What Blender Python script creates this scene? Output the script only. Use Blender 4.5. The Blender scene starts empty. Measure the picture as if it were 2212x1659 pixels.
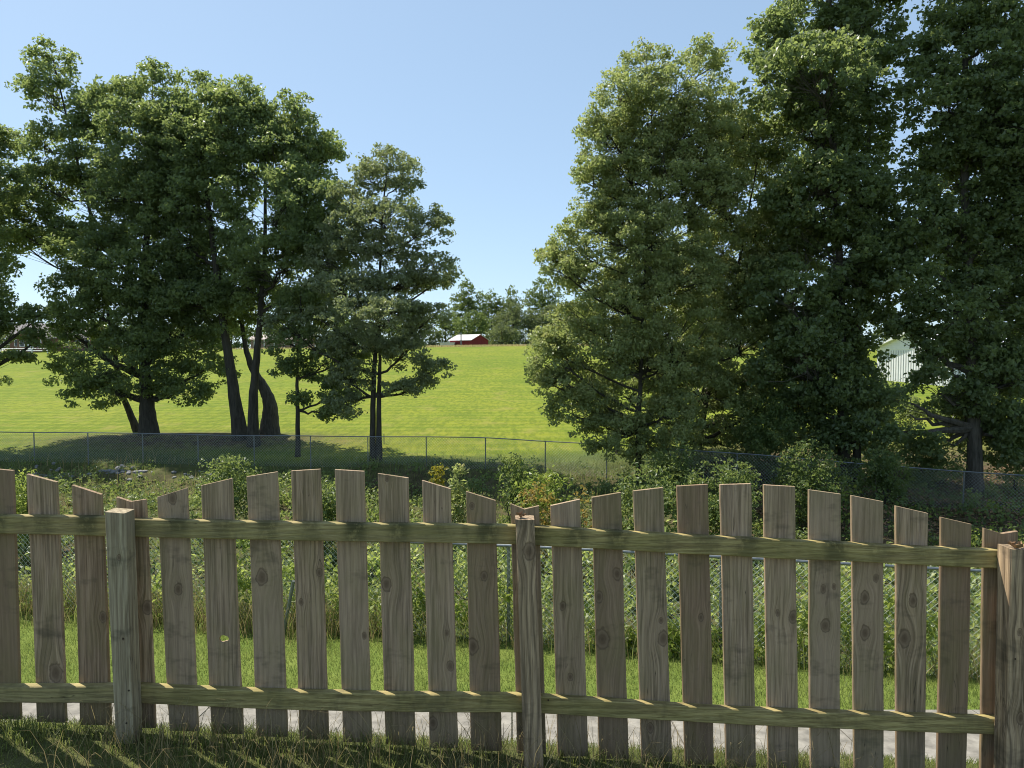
import bpy, math, random
import numpy as np
from mathutils import Vector

# ---------------------------------------------------------------- camera, sky, sun, exposure
SC = bpy.context.scene
COL = SC.collection
CAMZ = 1.85
PITCH = math.radians(-2.5)
F = 1550.0                       # focal length in units of a 2212 px wide picture
cam_d = bpy.data.cameras.new('camera')
cam = bpy.data.objects.new('camera', cam_d)
COL.objects.link(cam)
cam.location = (0, 0, CAMZ)
cam.rotation_euler = (math.pi / 2 + PITCH, 0, 0)
cam_d.sensor_width = 36.0
cam_d.lens = 36.0 * F / 2212.0
cam_d.clip_start = 0.05
cam_d.clip_end = 9000
SC.camera = cam

SUN_EL = math.radians(57)
SUN_AZ = math.radians(54)        # to the left of the viewing direction
sun_vec = Vector((-math.sin(SUN_AZ) * math.cos(SUN_EL), math.cos(SUN_AZ) * math.cos(SUN_EL), math.sin(SUN_EL)))
world = bpy.data.worlds.new('World')
SC.world = world
world.use_nodes = True
wn = world.node_tree
wn.nodes.clear()
sky = wn.nodes.new('ShaderNodeTexSky')
sky.sky_type = 'NISHITA'
sky.sun_disc = False
sky.sun_elevation = SUN_EL
sky.sun_rotation = -SUN_AZ
sky.altitude = 0
sky.air_density = 0.7
sky.dust_density = 0.5
sky.ozone_density = 3.0
bg = wn.nodes.new('ShaderNodeBackground')
bg.inputs['Strength'].default_value = 0.15
wo = wn.nodes.new('ShaderNodeOutputWorld')
gm = wn.nodes.new('ShaderNodeGamma')            # compresses the sky's brightness range to an even, pale blue
gm.inputs['Gamma'].default_value = 0.45
tint = wn.nodes.new('ShaderNodeMix')
tint.data_type = 'RGBA'; tint.blend_type = 'MULTIPLY'; tint.clamp_result = False
tint.inputs['Factor'].default_value = 1.0
tint.inputs[7].default_value = (1.6, 1.87, 2.04, 1)
wn.links.new(sky.outputs[0], gm.inputs[0])
wn.links.new(gm.outputs[0], tint.inputs[6])
wn.links.new(tint.outputs[2], bg.inputs[0])
wn.links.new(bg.outputs[0], wo.inputs[0])

sd = bpy.data.lights.new('sun', 'SUN')
sd.energy = 5.0
sd.angle = math.radians(0.5)
sd.color = (1.0, 0.94, 0.84)
sun = bpy.data.objects.new('sun', sd)
COL.objects.link(sun)
sun.location = (-20, 10, 40)
sun.rotation_euler = sun_vec.to_track_quat('Z', 'Y').to_euler()

vs = SC.view_settings
vs.view_transform = 'Standard'
vs.look = 'None'
vs.exposure = 0.6
vs.gamma = 1.0
SC.cycles.max_bounces = 7
SC.cycles.diffuse_bounces = 5
SC.cycles.glossy_bounces = 2
SC.cycles.transmission_bounces = 3
SC.cycles.caustics_reflective = False
SC.cycles.caustics_refractive = False
SC.cycles.use_denoising = True
SC.cycles.pixel_filter_type = 'BLACKMAN_HARRIS'
SC.cycles.filter_width = 1.05

RNG = np.random.default_rng(7)
random.seed(7)

# ---------------------------------------------------------------- projection helpers
CP, SP = math.cos(PITCH), math.sin(PITCH)
def ray(x, y):
    cx = (x - 1106.0) / F
    cy = (829.5 - y) / F
    return np.array([cx, CP - cy * SP, SP + cy * CP])
def at(x, y, d):
    """point seen at (x, y) of the 2212-wide picture, d metres ahead"""
    r = ray(x, y)
    p = r * (d / r[1])
    p[2] += CAMZ
    return p
FA, FB = 3.265, 0.0386            # wooden fence plane: Y = FA - FB * X
def on_fence(x, y, off=0.0):
    r = ray(x, y)
    t = (FA + off) / (r[1] + FB * r[0])
    p = r * t
    p[2] += CAMZ
    return p
def zoom(k, x, y):
    """close-up k of the wooden fence -> picture coordinates"""
    return ((1024 * k + x / 1.7393) * 0.72005, (1350 + y / 1.7393) * 0.72005)

# ---------------------------------------------------------------- mesh helpers
def link(o, parent=None):
    COL.objects.link(o)
    if parent is not None:
        o.parent = parent
    return o
def tag(o, label=None, cat=None, group=None, kind=None):
    if label: o['label'] = label
    if cat: o['category'] = cat
    if group: o['group'] = group
    if kind: o['kind'] = kind
    return o
def empty(name, loc, label, cat, group=None):
    o = bpy.data.objects.new(name, None)
    o.empty_display_size = 0.2
    o.location = loc
    link(o)
    return tag(o, label, cat, group)
def wloc(o):
    w = np.zeros(3)
    while o is not None:
        w = w + np.array(o.location); o = o.parent
    return w
def mesh_np(name, V, faces, mat, parent=None, origin=None, attrs=None, smooth=False):
    """V (n,3); faces: list of (m,k) int arrays, world coordinates"""
    V = np.asarray(V, dtype=np.float64)
    pw = wloc(parent)
    if origin is None: origin = pw
    loc = np.asarray(origin, float) - pw
    me = bpy.data.meshes.new(name)
    VV = (V - np.asarray(origin)).astype(np.float32)
    faces = [np.asarray(f, dtype=np.int32) for f in faces if len(f)]
    nl = sum(f.size for f in faces)
    npoly = sum(len(f) for f in faces)
    me.vertices.add(len(VV)); me.vertices.foreach_set('co', VV.ravel())
    me.loops.add(nl); me.polygons.add(npoly)
    me.loops.foreach_set('vertex_index', np.concatenate([f.ravel() for f in faces]))
    tot = np.concatenate([np.full(len(f), f.shape[1], dtype=np.int32) for f in faces])
    st = np.concatenate([[0], np.cumsum(tot)[:-1]]).astype(np.int32)
    me.polygons.foreach_set('loop_start', st)
    me.update(calc_edges=True)
    me.polygons.foreach_set('use_smooth', np.full(npoly, bool(smooth)))
    if attrs:
        for (an, dom, typ, val) in attrs:
            a = me.attributes.new(an, typ, dom)
            key = {'FLOAT': 'value', 'FLOAT_VECTOR': 'vector', 'FLOAT_COLOR': 'color'}[typ]
            a.data.foreach_set(key, np.asarray(val, dtype=np.float32).ravel())
    me.materials.append(mat)
    o = bpy.data.objects.new(name, me)
    o.location = loc
    return link(o, parent)

BOXF = np.array([[0,3,2,1],[4,5,6,7],[0,1,5,4],[1,2,6,5],[2,3,7,6],[3,0,4,7]])
class MB:
    def __init__(self): self.v = []; self.q = []; self.t = []; self.n = 0
    def add(self, V, Q=None, T=None):
        V = np.asarray(V, float)
        if Q is not None and len(Q): self.q.append(np.asarray(Q) + self.n)
        if T is not None and len(T): self.t.append(np.asarray(T) + self.n)
        self.v.append(V); self.n += len(V); return self
    def hexa(self, P): return self.add(P, BOXF)
    def box(self, x0, x1, y0, y1, z0, z1, c=(0, 0, 0), rz=0.0):
        P = np.array([[x0,y0,z0],[x1,y0,z0],[x1,y1,z0],[x0,y1,z0],[x0,y0,z1],[x1,y0,z1],[x1,y1,z1],[x0,y1,z1]], float)
        return self.hexa(rot(P, rz) + np.array(c))
    def tube(self, pts, rad, k=8, cap=True):
        pts = np.asarray(pts, float); rad = np.asarray(rad, float) * np.ones(len(pts))
        d = np.gradient(pts, axis=0)
        d /= np.linalg.norm(d, axis=1)[:, None] + 1e-9
        ref = np.array([0.31, 0.95, 0.05]) if abs(d[0][2]) > 0.6 else np.array([0.0, 0.05, 1.0])
        u = np.cross(d, ref); u /= np.linalg.norm(u, axis=1)[:, None] + 1e-9
        w = np.cross(d, u)
        a = np.arange(k) * 2 * math.pi / k
        V = pts[:, None, :] + rad[:, None, None] * (np.cos(a)[None, :, None] * u[:, None, :] + np.sin(a)[None, :, None] * w[:, None, :])
        n = len(pts)
        i = np.arange(n - 1)[:, None] * k
        j = np.arange(k)[None, :]
        j2 = (j + 1) % k
        Q = np.stack([i + j, i + j2, i + k + j2, i + k + j], -1).reshape(-1, 4)
        V = V.reshape(-1, 3)
        T = None
        if cap:
            V = np.vstack([V, pts[:1], pts[-1:]])
            c0, c1 = n * k, n * k + 1
            T = [[c0, (jj + 1) % k, jj] for jj in range(k)] + [[c1, (n - 1) * k + jj, (n - 1) * k + (jj + 1) % k] for jj in range(k)]
        return self.add(V, Q, T)
    def prisms(self, P0, P1, r0, r1, k=3):
        P0 = np.asarray(P0, float); P1 = np.asarray(P1, float)
        if len(P0) == 0: return self
        n = len(P0)
        r0 = np.ones(n) * r0; r1 = np.ones(n) * r1
        d = P1 - P0; d /= np.linalg.norm(d, axis=1)[:, None] + 1e-9
        ref = np.where(np.abs(d[:, 2:3]) > 0.7, np.array([[1.0, 0.2, 0]]), np.array([[0, 0.1, 1.0]]))
        u = np.cross(d, ref); u /= np.linalg.norm(u, axis=1)[:, None] + 1e-9
        w = np.cross(d, u)
        a = np.arange(k) * 2 * math.pi / k
        off = np.cos(a)[None, :, None] * u[:, None, :] + np.sin(a)[None, :, None] * w[:, None, :]
        V = np.concatenate([P0[:, None] + off * r0[:, None, None], P1[:, None] + off * r1[:, None, None]], 1).reshape(-1, 3)
        b = np.arange(n)[:, None] * (2 * k)
        j = np.arange(k)[None, :]; j2 = (j + 1) % k
        Q = np.stack([b + j, b + j2, b + k + j2, b + k + j], -1).reshape(-1, 4)
        return self.add(V, Q)
    def obj(self, name, mat, parent=None, **kw):
        fs = []
        if self.q: fs.append(np.vstack(self.q))
        if self.t: fs.append(np.vstack(self.t))
        return mesh_np(name, np.vstack(self.v), fs, mat, parent, **kw)
def rot(P, a):
    P = np.asarray(P, float)
    c, s = math.cos(a), math.sin(a)
    return np.stack([P[:, 0] * c - P[:, 1] * s, P[:, 0] * s + P[:, 1] * c, P[:, 2]], 1)

# value noise for shapes
_pt = np.random.default_rng(3).random((64, 64))
def vnoise(x, y):
    x = np.asarray(x, float); y = np.asarray(y, float)
    xi = np.floor(x).astype(int); yi = np.floor(y).astype(int)
    fx = x - xi; fy = y - yi
    fx = fx * fx * (3 - 2 * fx); fy = fy * fy * (3 - 2 * fy)
    g = lambda a, b: _pt[a % 64, b % 64]
    return (g(xi, yi) * (1 - fx) + g(xi + 1, yi) * fx) * (1 - fy) + (g(xi, yi + 1) * (1 - fx) + g(xi + 1, yi + 1) * fx) * fy

# ---------------------------------------------------------------- materials
class NT:
    def __init__(self, name):
        self.m = bpy.data.materials.new(name)
        self.m.use_nodes = True
        self.t = self.m.node_tree
        self.t.nodes.clear()
        self.out = self.n('ShaderNodeOutputMaterial')
    def n(self, typ, **kw):
        nd = self.t.nodes.new(typ)
        for k, v in kw.items():
            if hasattr(nd, k): setattr(nd, k, v)
        return nd
    def l(self, a, b): self.t.links.new(a, b)
    def inp(self, sock, v):
        if hasattr(v, 'is_linked'): self.l(v, sock)
        else:
            if isinstance(v, (tuple, list)) and len(v) == 3 and sock.type == 'RGBA': v = (*v, 1)
            sock.default_value = v
    def math(self, op, a, b=0.0, c=None, clamp=False):
        nd = self.n('ShaderNodeMath', operation=op, use_clamp=clamp)
        self.inp(nd.inputs[0], a); self.inp(nd.inputs[1], b)
        if c is not None: self.inp(nd.inputs[2], c)
        return nd.outputs[0]
    def mix(self, f, a, b, mode='MIX'):
        nd = self.n('ShaderNodeMix', data_type='RGBA', blend_type=mode)
        self.inp(nd.inputs['Factor'], f); self.inp(nd.inputs[6], a); self.inp(nd.inputs[7], b)
        return nd.outputs[2]
    def ramp(self, f, stops, interp='LINEAR'):
        nd = self.n('ShaderNodeValToRGB')
        cr = nd.color_ramp; cr.interpolation = interp
        while len(cr.elements) > 1: cr.elements.remove(cr.elements[-1])
        for i, (p, c) in enumerate(stops):
            e = cr.elements[0] if i == 0 else cr.elements.new(p)
            e.position = p
            e.color = (*c, 1) if isinstance(c, (tuple, list)) else (c, c, c, 1)
        self.inp(nd.inputs[0], f)
        return nd.outputs[0]
    def noise(self, vec, scale=5.0, detail=3.0, rough=0.55, dist=0.0):
        nd = self.n('ShaderNodeTexNoise')
        if vec is not None: self.l(vec, nd.inputs['Vector'])
        nd.inputs['Scale'].default_value = scale
        nd.inputs['Detail'].default_value = detail
        nd.inputs['Roughness'].default_value = rough
        nd.inputs['Distortion'].default_value = dist
        return nd.outputs[0]
    def scale(self, vec, s, off=(0, 0, 0)):
        nd = self.n('ShaderNodeMapping')
        self.l(vec, nd.inputs[0]); self.inp(nd.inputs['Scale'], s); self.inp(nd.inputs['Location'], off)
        return nd.outputs[0]
    def xyz(self, x, y, z):
        nd = self.n('ShaderNodeCombineXYZ')
        for i, v in enumerate((x, y, z)): self.inp(nd.inputs[i], v)
        return nd.outputs[0]
    def sep(self, v):
        nd = self.n('ShaderNodeSeparateXYZ'); self.l(v, nd.inputs[0]); return nd.outputs
    def attr(self, name): return self.n('ShaderNodeAttribute', attribute_name=name)
    def coord(self, which='Object'): return self.n('ShaderNodeTexCoord').outputs[which]
    def bump(self, h, strength=0.3, dist=0.01):
        nd = self.n('ShaderNodeBump')
        nd.inputs['Strength'].default_value = strength
        nd.inputs['Distance'].default_value = dist
        self.l(h, nd.inputs['Height'])
        return nd.outputs[0]
    def bsdf(self, col, rough=0.8, spec=0.3, bump=None, metal=0.0):
        b = self.n('ShaderNodeBsdfPrincipled')
        self.inp(b.inputs['Base Color'], col); self.inp(b.inputs['Roughness'], rough)
        b.inputs['Specular IOR Level'].default_value = spec
        b.inputs['Metallic'].default_value = metal
        if bump is not None: self.l(bump, b.inputs['Normal'])
        return b.outputs[0]
    def done(self, sh):
        self.l(sh, self.out.inputs[0]); return self.m

def wood_mat(name, light, mid, dark, green, ring=70.0, contrast=1.0, horizontal=False, vary=False):
    g = NT(name)
    co = g.coord('Object')
    s = g.sep(co)
    rnd = g.attr('rnd').outputs['Fac']
    if horizontal: X, Z = s[2], s[0]
    else: X, Z = s[0], s[2]
    Y = s[1]
    u = X
    knot = None
    dmin = None
    for k in ('knot_a', 'knot_b', 'knot_c'):
        a = g.sep(g.attr(k).outputs['Vector'])
        dx = g.math('SUBTRACT', X, a[0])
        dz = g.math('MULTIPLY', g.math('SUBTRACT', Z, a[1]), 0.62)
        r = a[2]
        d = g.math('DIVIDE', g.math('SQRT', g.math('ADD', g.math('MULTIPLY', dx, dx), g.math('MULTIPLY', dz, dz))), g.math('MAXIMUM', r, 0.0004))
        e = g.math('EXPONENT', g.math('MULTIPLY', g.math('MULTIPLY', d, d), -0.22))
        u = g.math('SUBTRACT', u, g.math('MULTIPLY', dx, g.math('MULTIPLY', e, 0.92)))
        dmin = d if dmin is None else g.math('MINIMUM', dmin, d)
    seed = g.math('MULTIPLY', rnd, 31.0)
    wob = g.noise(g.xyz(g.math('ADD', X, seed), Y, Z), 38.0, 3, 0.6)
    dmin = g.math('MULTIPLY', dmin, g.math('ADD', 0.55, g.math('MULTIPLY', wob, 0.9)))
    base = g.xyz(g.math('ADD', u, seed), Y, g.math('ADD', Z, seed))
    wlow = g.noise(g.scale(base, (5.0, 5.0, 1.1)), 1.0, 2, 0.5)
    # growth rings cut lengthwise
    ph = g.math('ADD', g.math('MULTIPLY', u, ring), g.math('MULTIPLY', wlow, 9.0))
    ph = g.math('ADD', ph, g.math('MULTIPLY', Y, ring * 0.7))
    tri = g.math('PINGPONG', ph, 1.0)
    ringv = g.ramp(tri, [(0.0, 0.0), (0.55, 0.35), (0.86, 1.0), (1.0, 0.75)])
    fine = g.noise(g.scale(base, (420.0, 420.0, 7.0)), 1.0, 2, 0.6)
    fine2 = g.noise(g.scale(base, (120.0, 120.0, 3.0)), 1.0, 3, 0.6)
    patch = g.noise(g.scale(base, (9.0, 9.0, 2.2)), 1.0, 4, 0.6)
    col = g.mix(patch, mid, light)
    col = g.mix(g.math('MULTIPLY', ringv, 0.5 * contrast), col, dark)
    col = g.mix(g.math('MULTIPLY', g.ramp(fine2, [(0.46, 0.0), (0.62, 1.0)]), 0.72), col, dark)
    col = g.mix(g.math('MULTIPLY', g.ramp(fine, [(0.45, 0.0), (0.66, 1.0)]), 0.45), col, (min(1, light[0] * 1.3), light[1] * 1.35, light[2] * 1.5))
    strk = g.noise(g.scale(base, (46.0, 46.0, 0.9)), 1.0, 3, 0.65)
    col = g.mix(g.math('MULTIPLY', g.ramp(strk, [(0.45, 0.0), (0.7, 1.0)]), 0.6), col, (dark[0] * 1.3, dark[1] * 1.25, dark[2] * 1.2))
    # whole board hue
    col = g.mix(g.math('MULTIPLY', rnd, 0.5), col, g.mix(0.55, col, (0.29, 0.25, 0.17)))
    if vary:
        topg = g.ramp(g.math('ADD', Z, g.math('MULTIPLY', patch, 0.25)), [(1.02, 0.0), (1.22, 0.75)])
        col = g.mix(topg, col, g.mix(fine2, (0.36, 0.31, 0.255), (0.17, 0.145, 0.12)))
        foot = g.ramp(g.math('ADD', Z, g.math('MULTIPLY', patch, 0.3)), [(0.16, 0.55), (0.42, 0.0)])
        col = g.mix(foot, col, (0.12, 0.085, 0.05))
    tone = g.math('FRACT', g.math('MULTIPLY', rnd, 7.31))
    if vary: col = g.mix(g.math('MULTIPLY', g.math('MULTIPLY', tone, tone), 0.8), col, (0.16, 0.095, 0.052))
    tone2 = g.math('FRACT', g.math('MULTIPLY', rnd, 3.77))
    if vary: col = g.mix(g.math('MULTIPLY', g.math('MULTIPLY', tone2, tone2), 0.55), col, g.mix(fine2, (0.60, 0.455, 0.31), (0.32, 0.235, 0.155)))
    strain = g.noise(g.scale(base, (14.0, 14.0, 1.6)), 1.0, 5, 0.7)
    col = g.mix(g.ramp(strain, [(0.5, 0.0), (0.7, 0.5)]), col, (0.13, 0.088, 0.055))
    # algae
    alg = g.noise(g.scale(base, (7.0, 7.0, 3.0)), 1.0, 4, 0.65)
    col = g.mix(g.math('MULTIPLY', g.ramp(alg, [(0.38, 0.0), (0.72, 1.0)]), green), col, (0.18, 0.175, 0.045))
    stain = g.noise(g.scale(base, (3.0, 3.0, 6.0)), 1.0, 4, 0.7)
    stainm = g.ramp(stain, [(0.56, 0.0), (0.68, 1.0)])
    col = g.mix(g.math('MULTIPLY', stainm, 0.35 if horizontal else 0.5), col, (0.05, 0.044, 0.03))
    if horizontal:
        mould = g.math('MULTIPLY', g.attr('stain').outputs['Fac'], g.ramp(g.noise(g.scale(base, (18.0, 18.0, 22.0)), 1.0, 4, 0.7), [(0.33, 0.0), (0.5, 1.0)]))
        col = g.mix(g.math('MULTIPLY', mould, 0.92), col, (0.04, 0.042, 0.018))
    # knots: rings of their own and a dark rim
    kin = g.ramp(dmin, [(0.0, 1.0), (0.85, 1.0), (1.0, 0.0)])
    kring = g.math('PINGPONG', g.math('ADD', g.math('MULTIPLY', dmin, 3.3), g.math('MULTIPLY', patch, 1.5)), 1.0)
    kcol = g.mix(kring, (0.11, 0.072, 0.045), (0.22, 0.155, 0.10))
    kcol = g.mix(g.ramp(dmin, [(0.1, 0.8), (0.4, 0.0)]), kcol, (dark[0] * 0.6, dark[1] * 0.6, dark[2] * 0.6))
    kcol = g.mix(g.ramp(dmin, [(0.72, 0.0), (0.9, 0.6), (1.0, 0.6)]), kcol, (0.03, 0.022, 0.014))
    halo = g.math('MULTIPLY', g.ramp(dmin, [(0.8, 1.0), (1.0, 0.55)]), g.math('EXPONENT', g.math('MULTIPLY', dmin, -0.8)))
    col = g.mix(g.math('MULTIPLY', halo, 0.5), col, (mid[0] * 0.52, mid[1] * 0.5, mid[2] * 0.5))
    col = g.mix(g.math('MULTIPLY', kin, 0.7), col, kcol)
    h = g.math('ADD', g.math('MULTIPLY', ringv, -0.5), g.math('ADD', fine2, g.math('MULTIPLY', fine, 0.6)))
    h = g.math('ADD', h, g.math('MULTIPLY', kin, -0.5))
    # drying cracks
    crn = g.noise(g.scale(base, (34.0, 34.0, 1.3)), 1.0, 2, 0.5)
    crk = g.ramp(g.math('ABSOLUTE', g.math('SUBTRACT', crn, 0.5)), [(0.0, 1.0), (0.006, 0.0)])
    crk = g.math('MULTIPLY', crk, g.ramp(wlow, [(0.55, 0.0), (0.62, 1.0)]))
    col = g.mix(g.math('MULTIPLY', crk, 0.85), col, (0.012, 0.01, 0.008))
    return g.done(g.bsdf(col, 0.82, 0.25, g.bump(h, 0.55, 0.0035)))

def leaf_mat(name, a, b, c, trans=0.4, rough=0.42, spec=0.45, tcol=None):
    g = NT(name)
    v = g.attr('var').outputs['Fac']
    col = g.ramp(v, [(0.0, a), (0.55, b), (1.0, c)])
    p = g.bsdf(col, rough, spec)
    t = g.n('ShaderNodeBsdfTranslucent')
    tc = g.mix(0.5, col, tcol or (0.38, 0.46, 0.11))
    g.l(tc, t.inputs[0])
    mx = g.n('ShaderNodeMixShader')
    mx.inputs[0].default_value = trans
    g.l(p, mx.inputs[1]); g.l(t.outputs[0], mx.inputs[2])
    return g.done(mx.outputs[0])

def plain_mat(name, col, rough=0.7, var=0.25, scale=6.0, metal=0.0, spec=0.3, streak=None):
    g = NT(name)
    co = g.coord('Object')
    if streak: co = g.scale(co, streak)
    n = g.noise(co, scale, 4, 0.6)
    dk = tuple(x * (1 - var) for x in col); lt = tuple(min(1, x * (1 + var * 0.6)) for x in col)
    c = g.ramp(n, [(0.3, dk), (0.7, lt)])
    return g.done(g.bsdf(c, rough, spec, g.bump(n, 0.15, 0.01), metal))

def bark_mat(name, a, b):
    g = NT(name)
    co = g.coord('Object')
    n = g.noise(g.scale(co, (9.0, 9.0, 1.4)), 1.0, 4, 0.65, 0.4)
    n2 = g.noise(co, 1.2, 3, 0.5)
    c = g.ramp(n, [(0.3, a), (0.62, b)])
    c = g.mix(g.math('MULTIPLY', n2, 0.5), c, (0.075, 0.08, 0.06))
    return g.done(g.bsdf(c, 0.9, 0.15, g.bump(n, 0.9, 0.06)))

M = {}
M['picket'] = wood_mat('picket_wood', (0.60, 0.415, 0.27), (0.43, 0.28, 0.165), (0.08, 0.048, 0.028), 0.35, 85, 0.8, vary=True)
M['rail'] = wood_mat('rail_wood', (0.52, 0.42, 0.17), (0.39, 0.295, 0.10), (0.13, 0.095, 0.034), 0.5, 70, 1.2, True)
M['post_grey'] = wood_mat('grey_post_wood', (0.52, 0.43, 0.28), (0.42, 0.345, 0.215), (0.13, 0.095, 0.06), 0.15, 60, 1.2)
M['post_tan'] = wood_mat('tan_post_wood', (0.62, 0.44, 0.27), (0.48, 0.325, 0.18), (0.08, 0.048, 0.025), 0.05, 60, 1.9)
M['bark'] = bark_mat('bark', (0.022, 0.017, 0.013), (0.085, 0.07, 0.055))
M['bark_pale'] = bark_mat('pale_bark', (0.035, 0.028, 0.022), (0.14, 0.118, 0.095))
M['leaf_dark'] = leaf_mat('leaf_dark', (0.095, 0.138, 0.066), (0.175, 0.232, 0.09), (0.33, 0.37, 0.11), 0.56, 0.4, 0.55)
M['leaf_maple'] = leaf_mat('leaf_maple', (0.19, 0.24, 0.10), (0.33, 0.37, 0.145), (0.52, 0.45, 0.19), 0.55, 0.4, 0.55)
M['leaf_pop'] = leaf_mat('leaf_poplar', (0.095, 0.138, 0.068), (0.175, 0.228, 0.092), (0.31, 0.355, 0.11), 0.56, 0.4, 0.55)
M['leaf_grey'] = leaf_mat('leaf_greyish', (0.13, 0.165, 0.095), (0.235, 0.265, 0.14), (0.36, 0.36, 0.175), 0.45, 0.4, 0.55)
M['leaf_far'] = leaf_mat('leaf_far', (0.06, 0.11, 0.045), (0.11, 0.16, 0.055), (0.17, 0.21, 0.06), 0.45, 0.6, 0.2)
M['leaf_farg'] = leaf_mat('leaf_far_grey', (0.09, 0.12, 0.07), (0.13, 0.155, 0.09), (0.18, 0.19, 0.10), 0.4, 0.6, 0.2)
M['leaf_bright'] = leaf_mat('leaf_bright', (0.13, 0.19, 0.035), (0.25, 0.32, 0.055), (0.40, 0.40, 0.08), 0.56)
M['leaf_vine'] = leaf_mat('leaf_vine', (0.055, 0.10, 0.033), (0.12, 0.175, 0.055), (0.25, 0.275, 0.085), 0.5)
M['leaf_fence'] = leaf_mat('leaf_fence_vine', (0.13, 0.19, 0.055), (0.28, 0.35, 0.10), (0.50, 0.50, 0.17), 0.6, 0.4, 0.5, tcol=(0.62, 0.68, 0.18))
M['leaf_yellow'] = leaf_mat('leaf_yellow', (0.16, 0.19, 0.025), (0.25, 0.24, 0.03), (0.36, 0.28, 0.03), 0.45, tcol=(0.5, 0.42, 0.03))
M['leaf_orange'] = leaf_mat('leaf_orange', (0.15, 0.19, 0.04), (0.27, 0.25, 0.07), (0.42, 0.28, 0.12), 0.45, tcol=(0.5, 0.3, 0.05))
M['grass'] = leaf_mat('grass_blades', (0.075, 0.105, 0.028), (0.15, 0.185, 0.05), (0.32, 0.28, 0.14), 0.5, 0.5, 0.3)
M['lawn'] = leaf_mat('lawn_blades', (0.10, 0.14, 0.035), (0.17, 0.21, 0.055), (0.28, 0.27, 0.11), 0.45, 0.5, 0.3)
M['dry'] = leaf_mat('dry_grass', (0.16, 0.13, 0.06), (0.29, 0.225, 0.115), (0.42, 0.34, 0.18), 0.4, 0.6, 0.2, tcol=(0.45, 0.36, 0.15))
M['straw'] = leaf_mat('straw_grass', (0.34, 0.27, 0.12), (0.5, 0.40, 0.19), (0.62, 0.5, 0.26), 0.4, 0.6, 0.2, tcol=(0.6, 0.48, 0.2))
M['galv'] = plain_mat('galvanised_steel', (0.20, 0.215, 0.22), 0.45, 0.25, 20, 0.6, 0.5)
M['wire'] = plain_mat('galvanised_wire', (0.52, 0.55, 0.54), 0.5, 0.2, 20, 0.15, 0.5)
M['concrete'] = plain_mat('concrete', (0.235, 0.218, 0.185), 0.9, 0.4, 7)
M['stone'] = plain_mat('riprap_stone', (0.24, 0.235, 0.23), 0.9, 0.35, 3)

# ---------------------------------------------------------------- terrain
PY = np.array([-60, 2.4, 3.42, 5.5, 5.72, 6.95, 10.0, 11.3, 13.0, 16, 20, 24, 29, 33.5, 36, 40, 60, 90, 120, 150, 168, 210, 400, 1200, 6000.])
PZ = np.array([-1.5, -1.80, -1.87, -3.36, -3.42, -3.52, -4.12, -4.45, -5.4, -6.5, -6.6, -6.25, -5.75, -5.42, -5.2, -4.75, -3.75, -2.15, -0.45, 1.15, 1.55, 1.0, 1.0, -2.0, -60.])
_yy = np.concatenate([np.linspace(-60, 60, 2401), np.linspace(61, 6000, 5940)])
_zz = np.interp(_yy, PY, PZ)
_k = np.ones(9) / 9
_zz[:2401] = np.concatenate([_zz[:4], np.convolve(_zz[:2401], _k, 'valid'), _zz[2397:2401]])
_k2 = np.ones(15) / 15
_zf = np.convolve(_zz[2401:], _k2, 'valid')
_zz[2401 + 7:2401 + 7 + len(_zf)] = _zf
def yc_line(x): return 10.0 - 0.2 * np.clip(x, -9, 9)       # near chain link fence
def H(x, y):
    x = np.asarray(x, float); y = np.asarray(y, float)
    yc = yc_line(x)
    # squeeze so that the line yc maps to y = 10
    yw = np.where(y < 6.95, y, np.where(y < yc, 6.95 + (y - 6.95) * 3.05 / (yc - 6.95), np.where(y < 20, 10 + (y - yc) * 10 / (20 - yc), y)))
    z = np.interp(yw, _yy, _zz)
    near = np.clip((4.6 - y) / 1.0, 0, 1)
    z = z - 0.02 * np.clip(-x, 0, 9) * np.clip((y - 8) / 2, 0, 1) * np.clip((15 - y) / 3, 0, 1)
    z = z - near * (0.045 * np.clip(x, -4, 4) + 0.01)
    wb = np.clip((y - 34) / 100, 0, 1)
    z = z + wb * (0.011 * np.clip(x + 20, -160, 30) - 0.012 * np.clip(x - 15, 0, 90))
    rough = np.clip((y - 11) / 4, 0, 1) * np.clip((38 - y) / 6, 0, 1)
    z = z + rough * ((vnoise(x * 0.45, y * 0.45) - 0.5) * 0.7 + (vnoise(x * 1.4 + 9, y * 1.4) - 0.5) * 0.25)
    # bare mound round the old trunks
    z = z + 0.28 * np.exp(-(((x + 17.5) / 6.0) ** 2 + ((y - 39.5) / 1.6) ** 2))
    z = z + np.clip((y - 45) / 40, 0, 1) * np.clip((900 - y) / 500, 0, 1) * (vnoise(x * 0.03 + 4, y * 0.03) - 0.5) * 0.5
    return z + CAMZ
ys = np.concatenate([np.linspace(-50, 1, 14), np.linspace(1.4, 16, 130), np.linspace(16.3, 46, 120), np.geomspace(47, 240, 110), np.geomspace(250, 5500, 30)])
us = np.linspace(-1, 1, 221)
us = np.sign(us) * (0.55 * np.abs(us) + 0.45 * np.abs(us) ** 3)
GX = us[None, :] * (14 + 1.35 * np.abs(ys))[:, None]
GY = np.repeat(ys[:, None], len(us), 1)
GZ = H(GX, GY)
nx = len(us)
i = np.arange(len(ys) - 1)[:, None] * nx
j = np.arange(nx - 1)[None, :]
GQ = np.stack([i + j, i + j + 1, i + nx + j + 1, i + nx + j], -1).reshape(-1, 4)
fx, fy = GX.ravel(), GY.ravel()
edge = 35.2 + 1.2 * np.sin(fx * 0.21) - np.clip(fx - 3, 0, 20) * 0.05
field = np.clip((fy - edge) / 1.6, 0, 1)
mound = np.exp(-(((fx + 17.5) / 7.5) ** 2 + ((fy - 39.2) / 2.2) ** 2)) * 1.4
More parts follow.
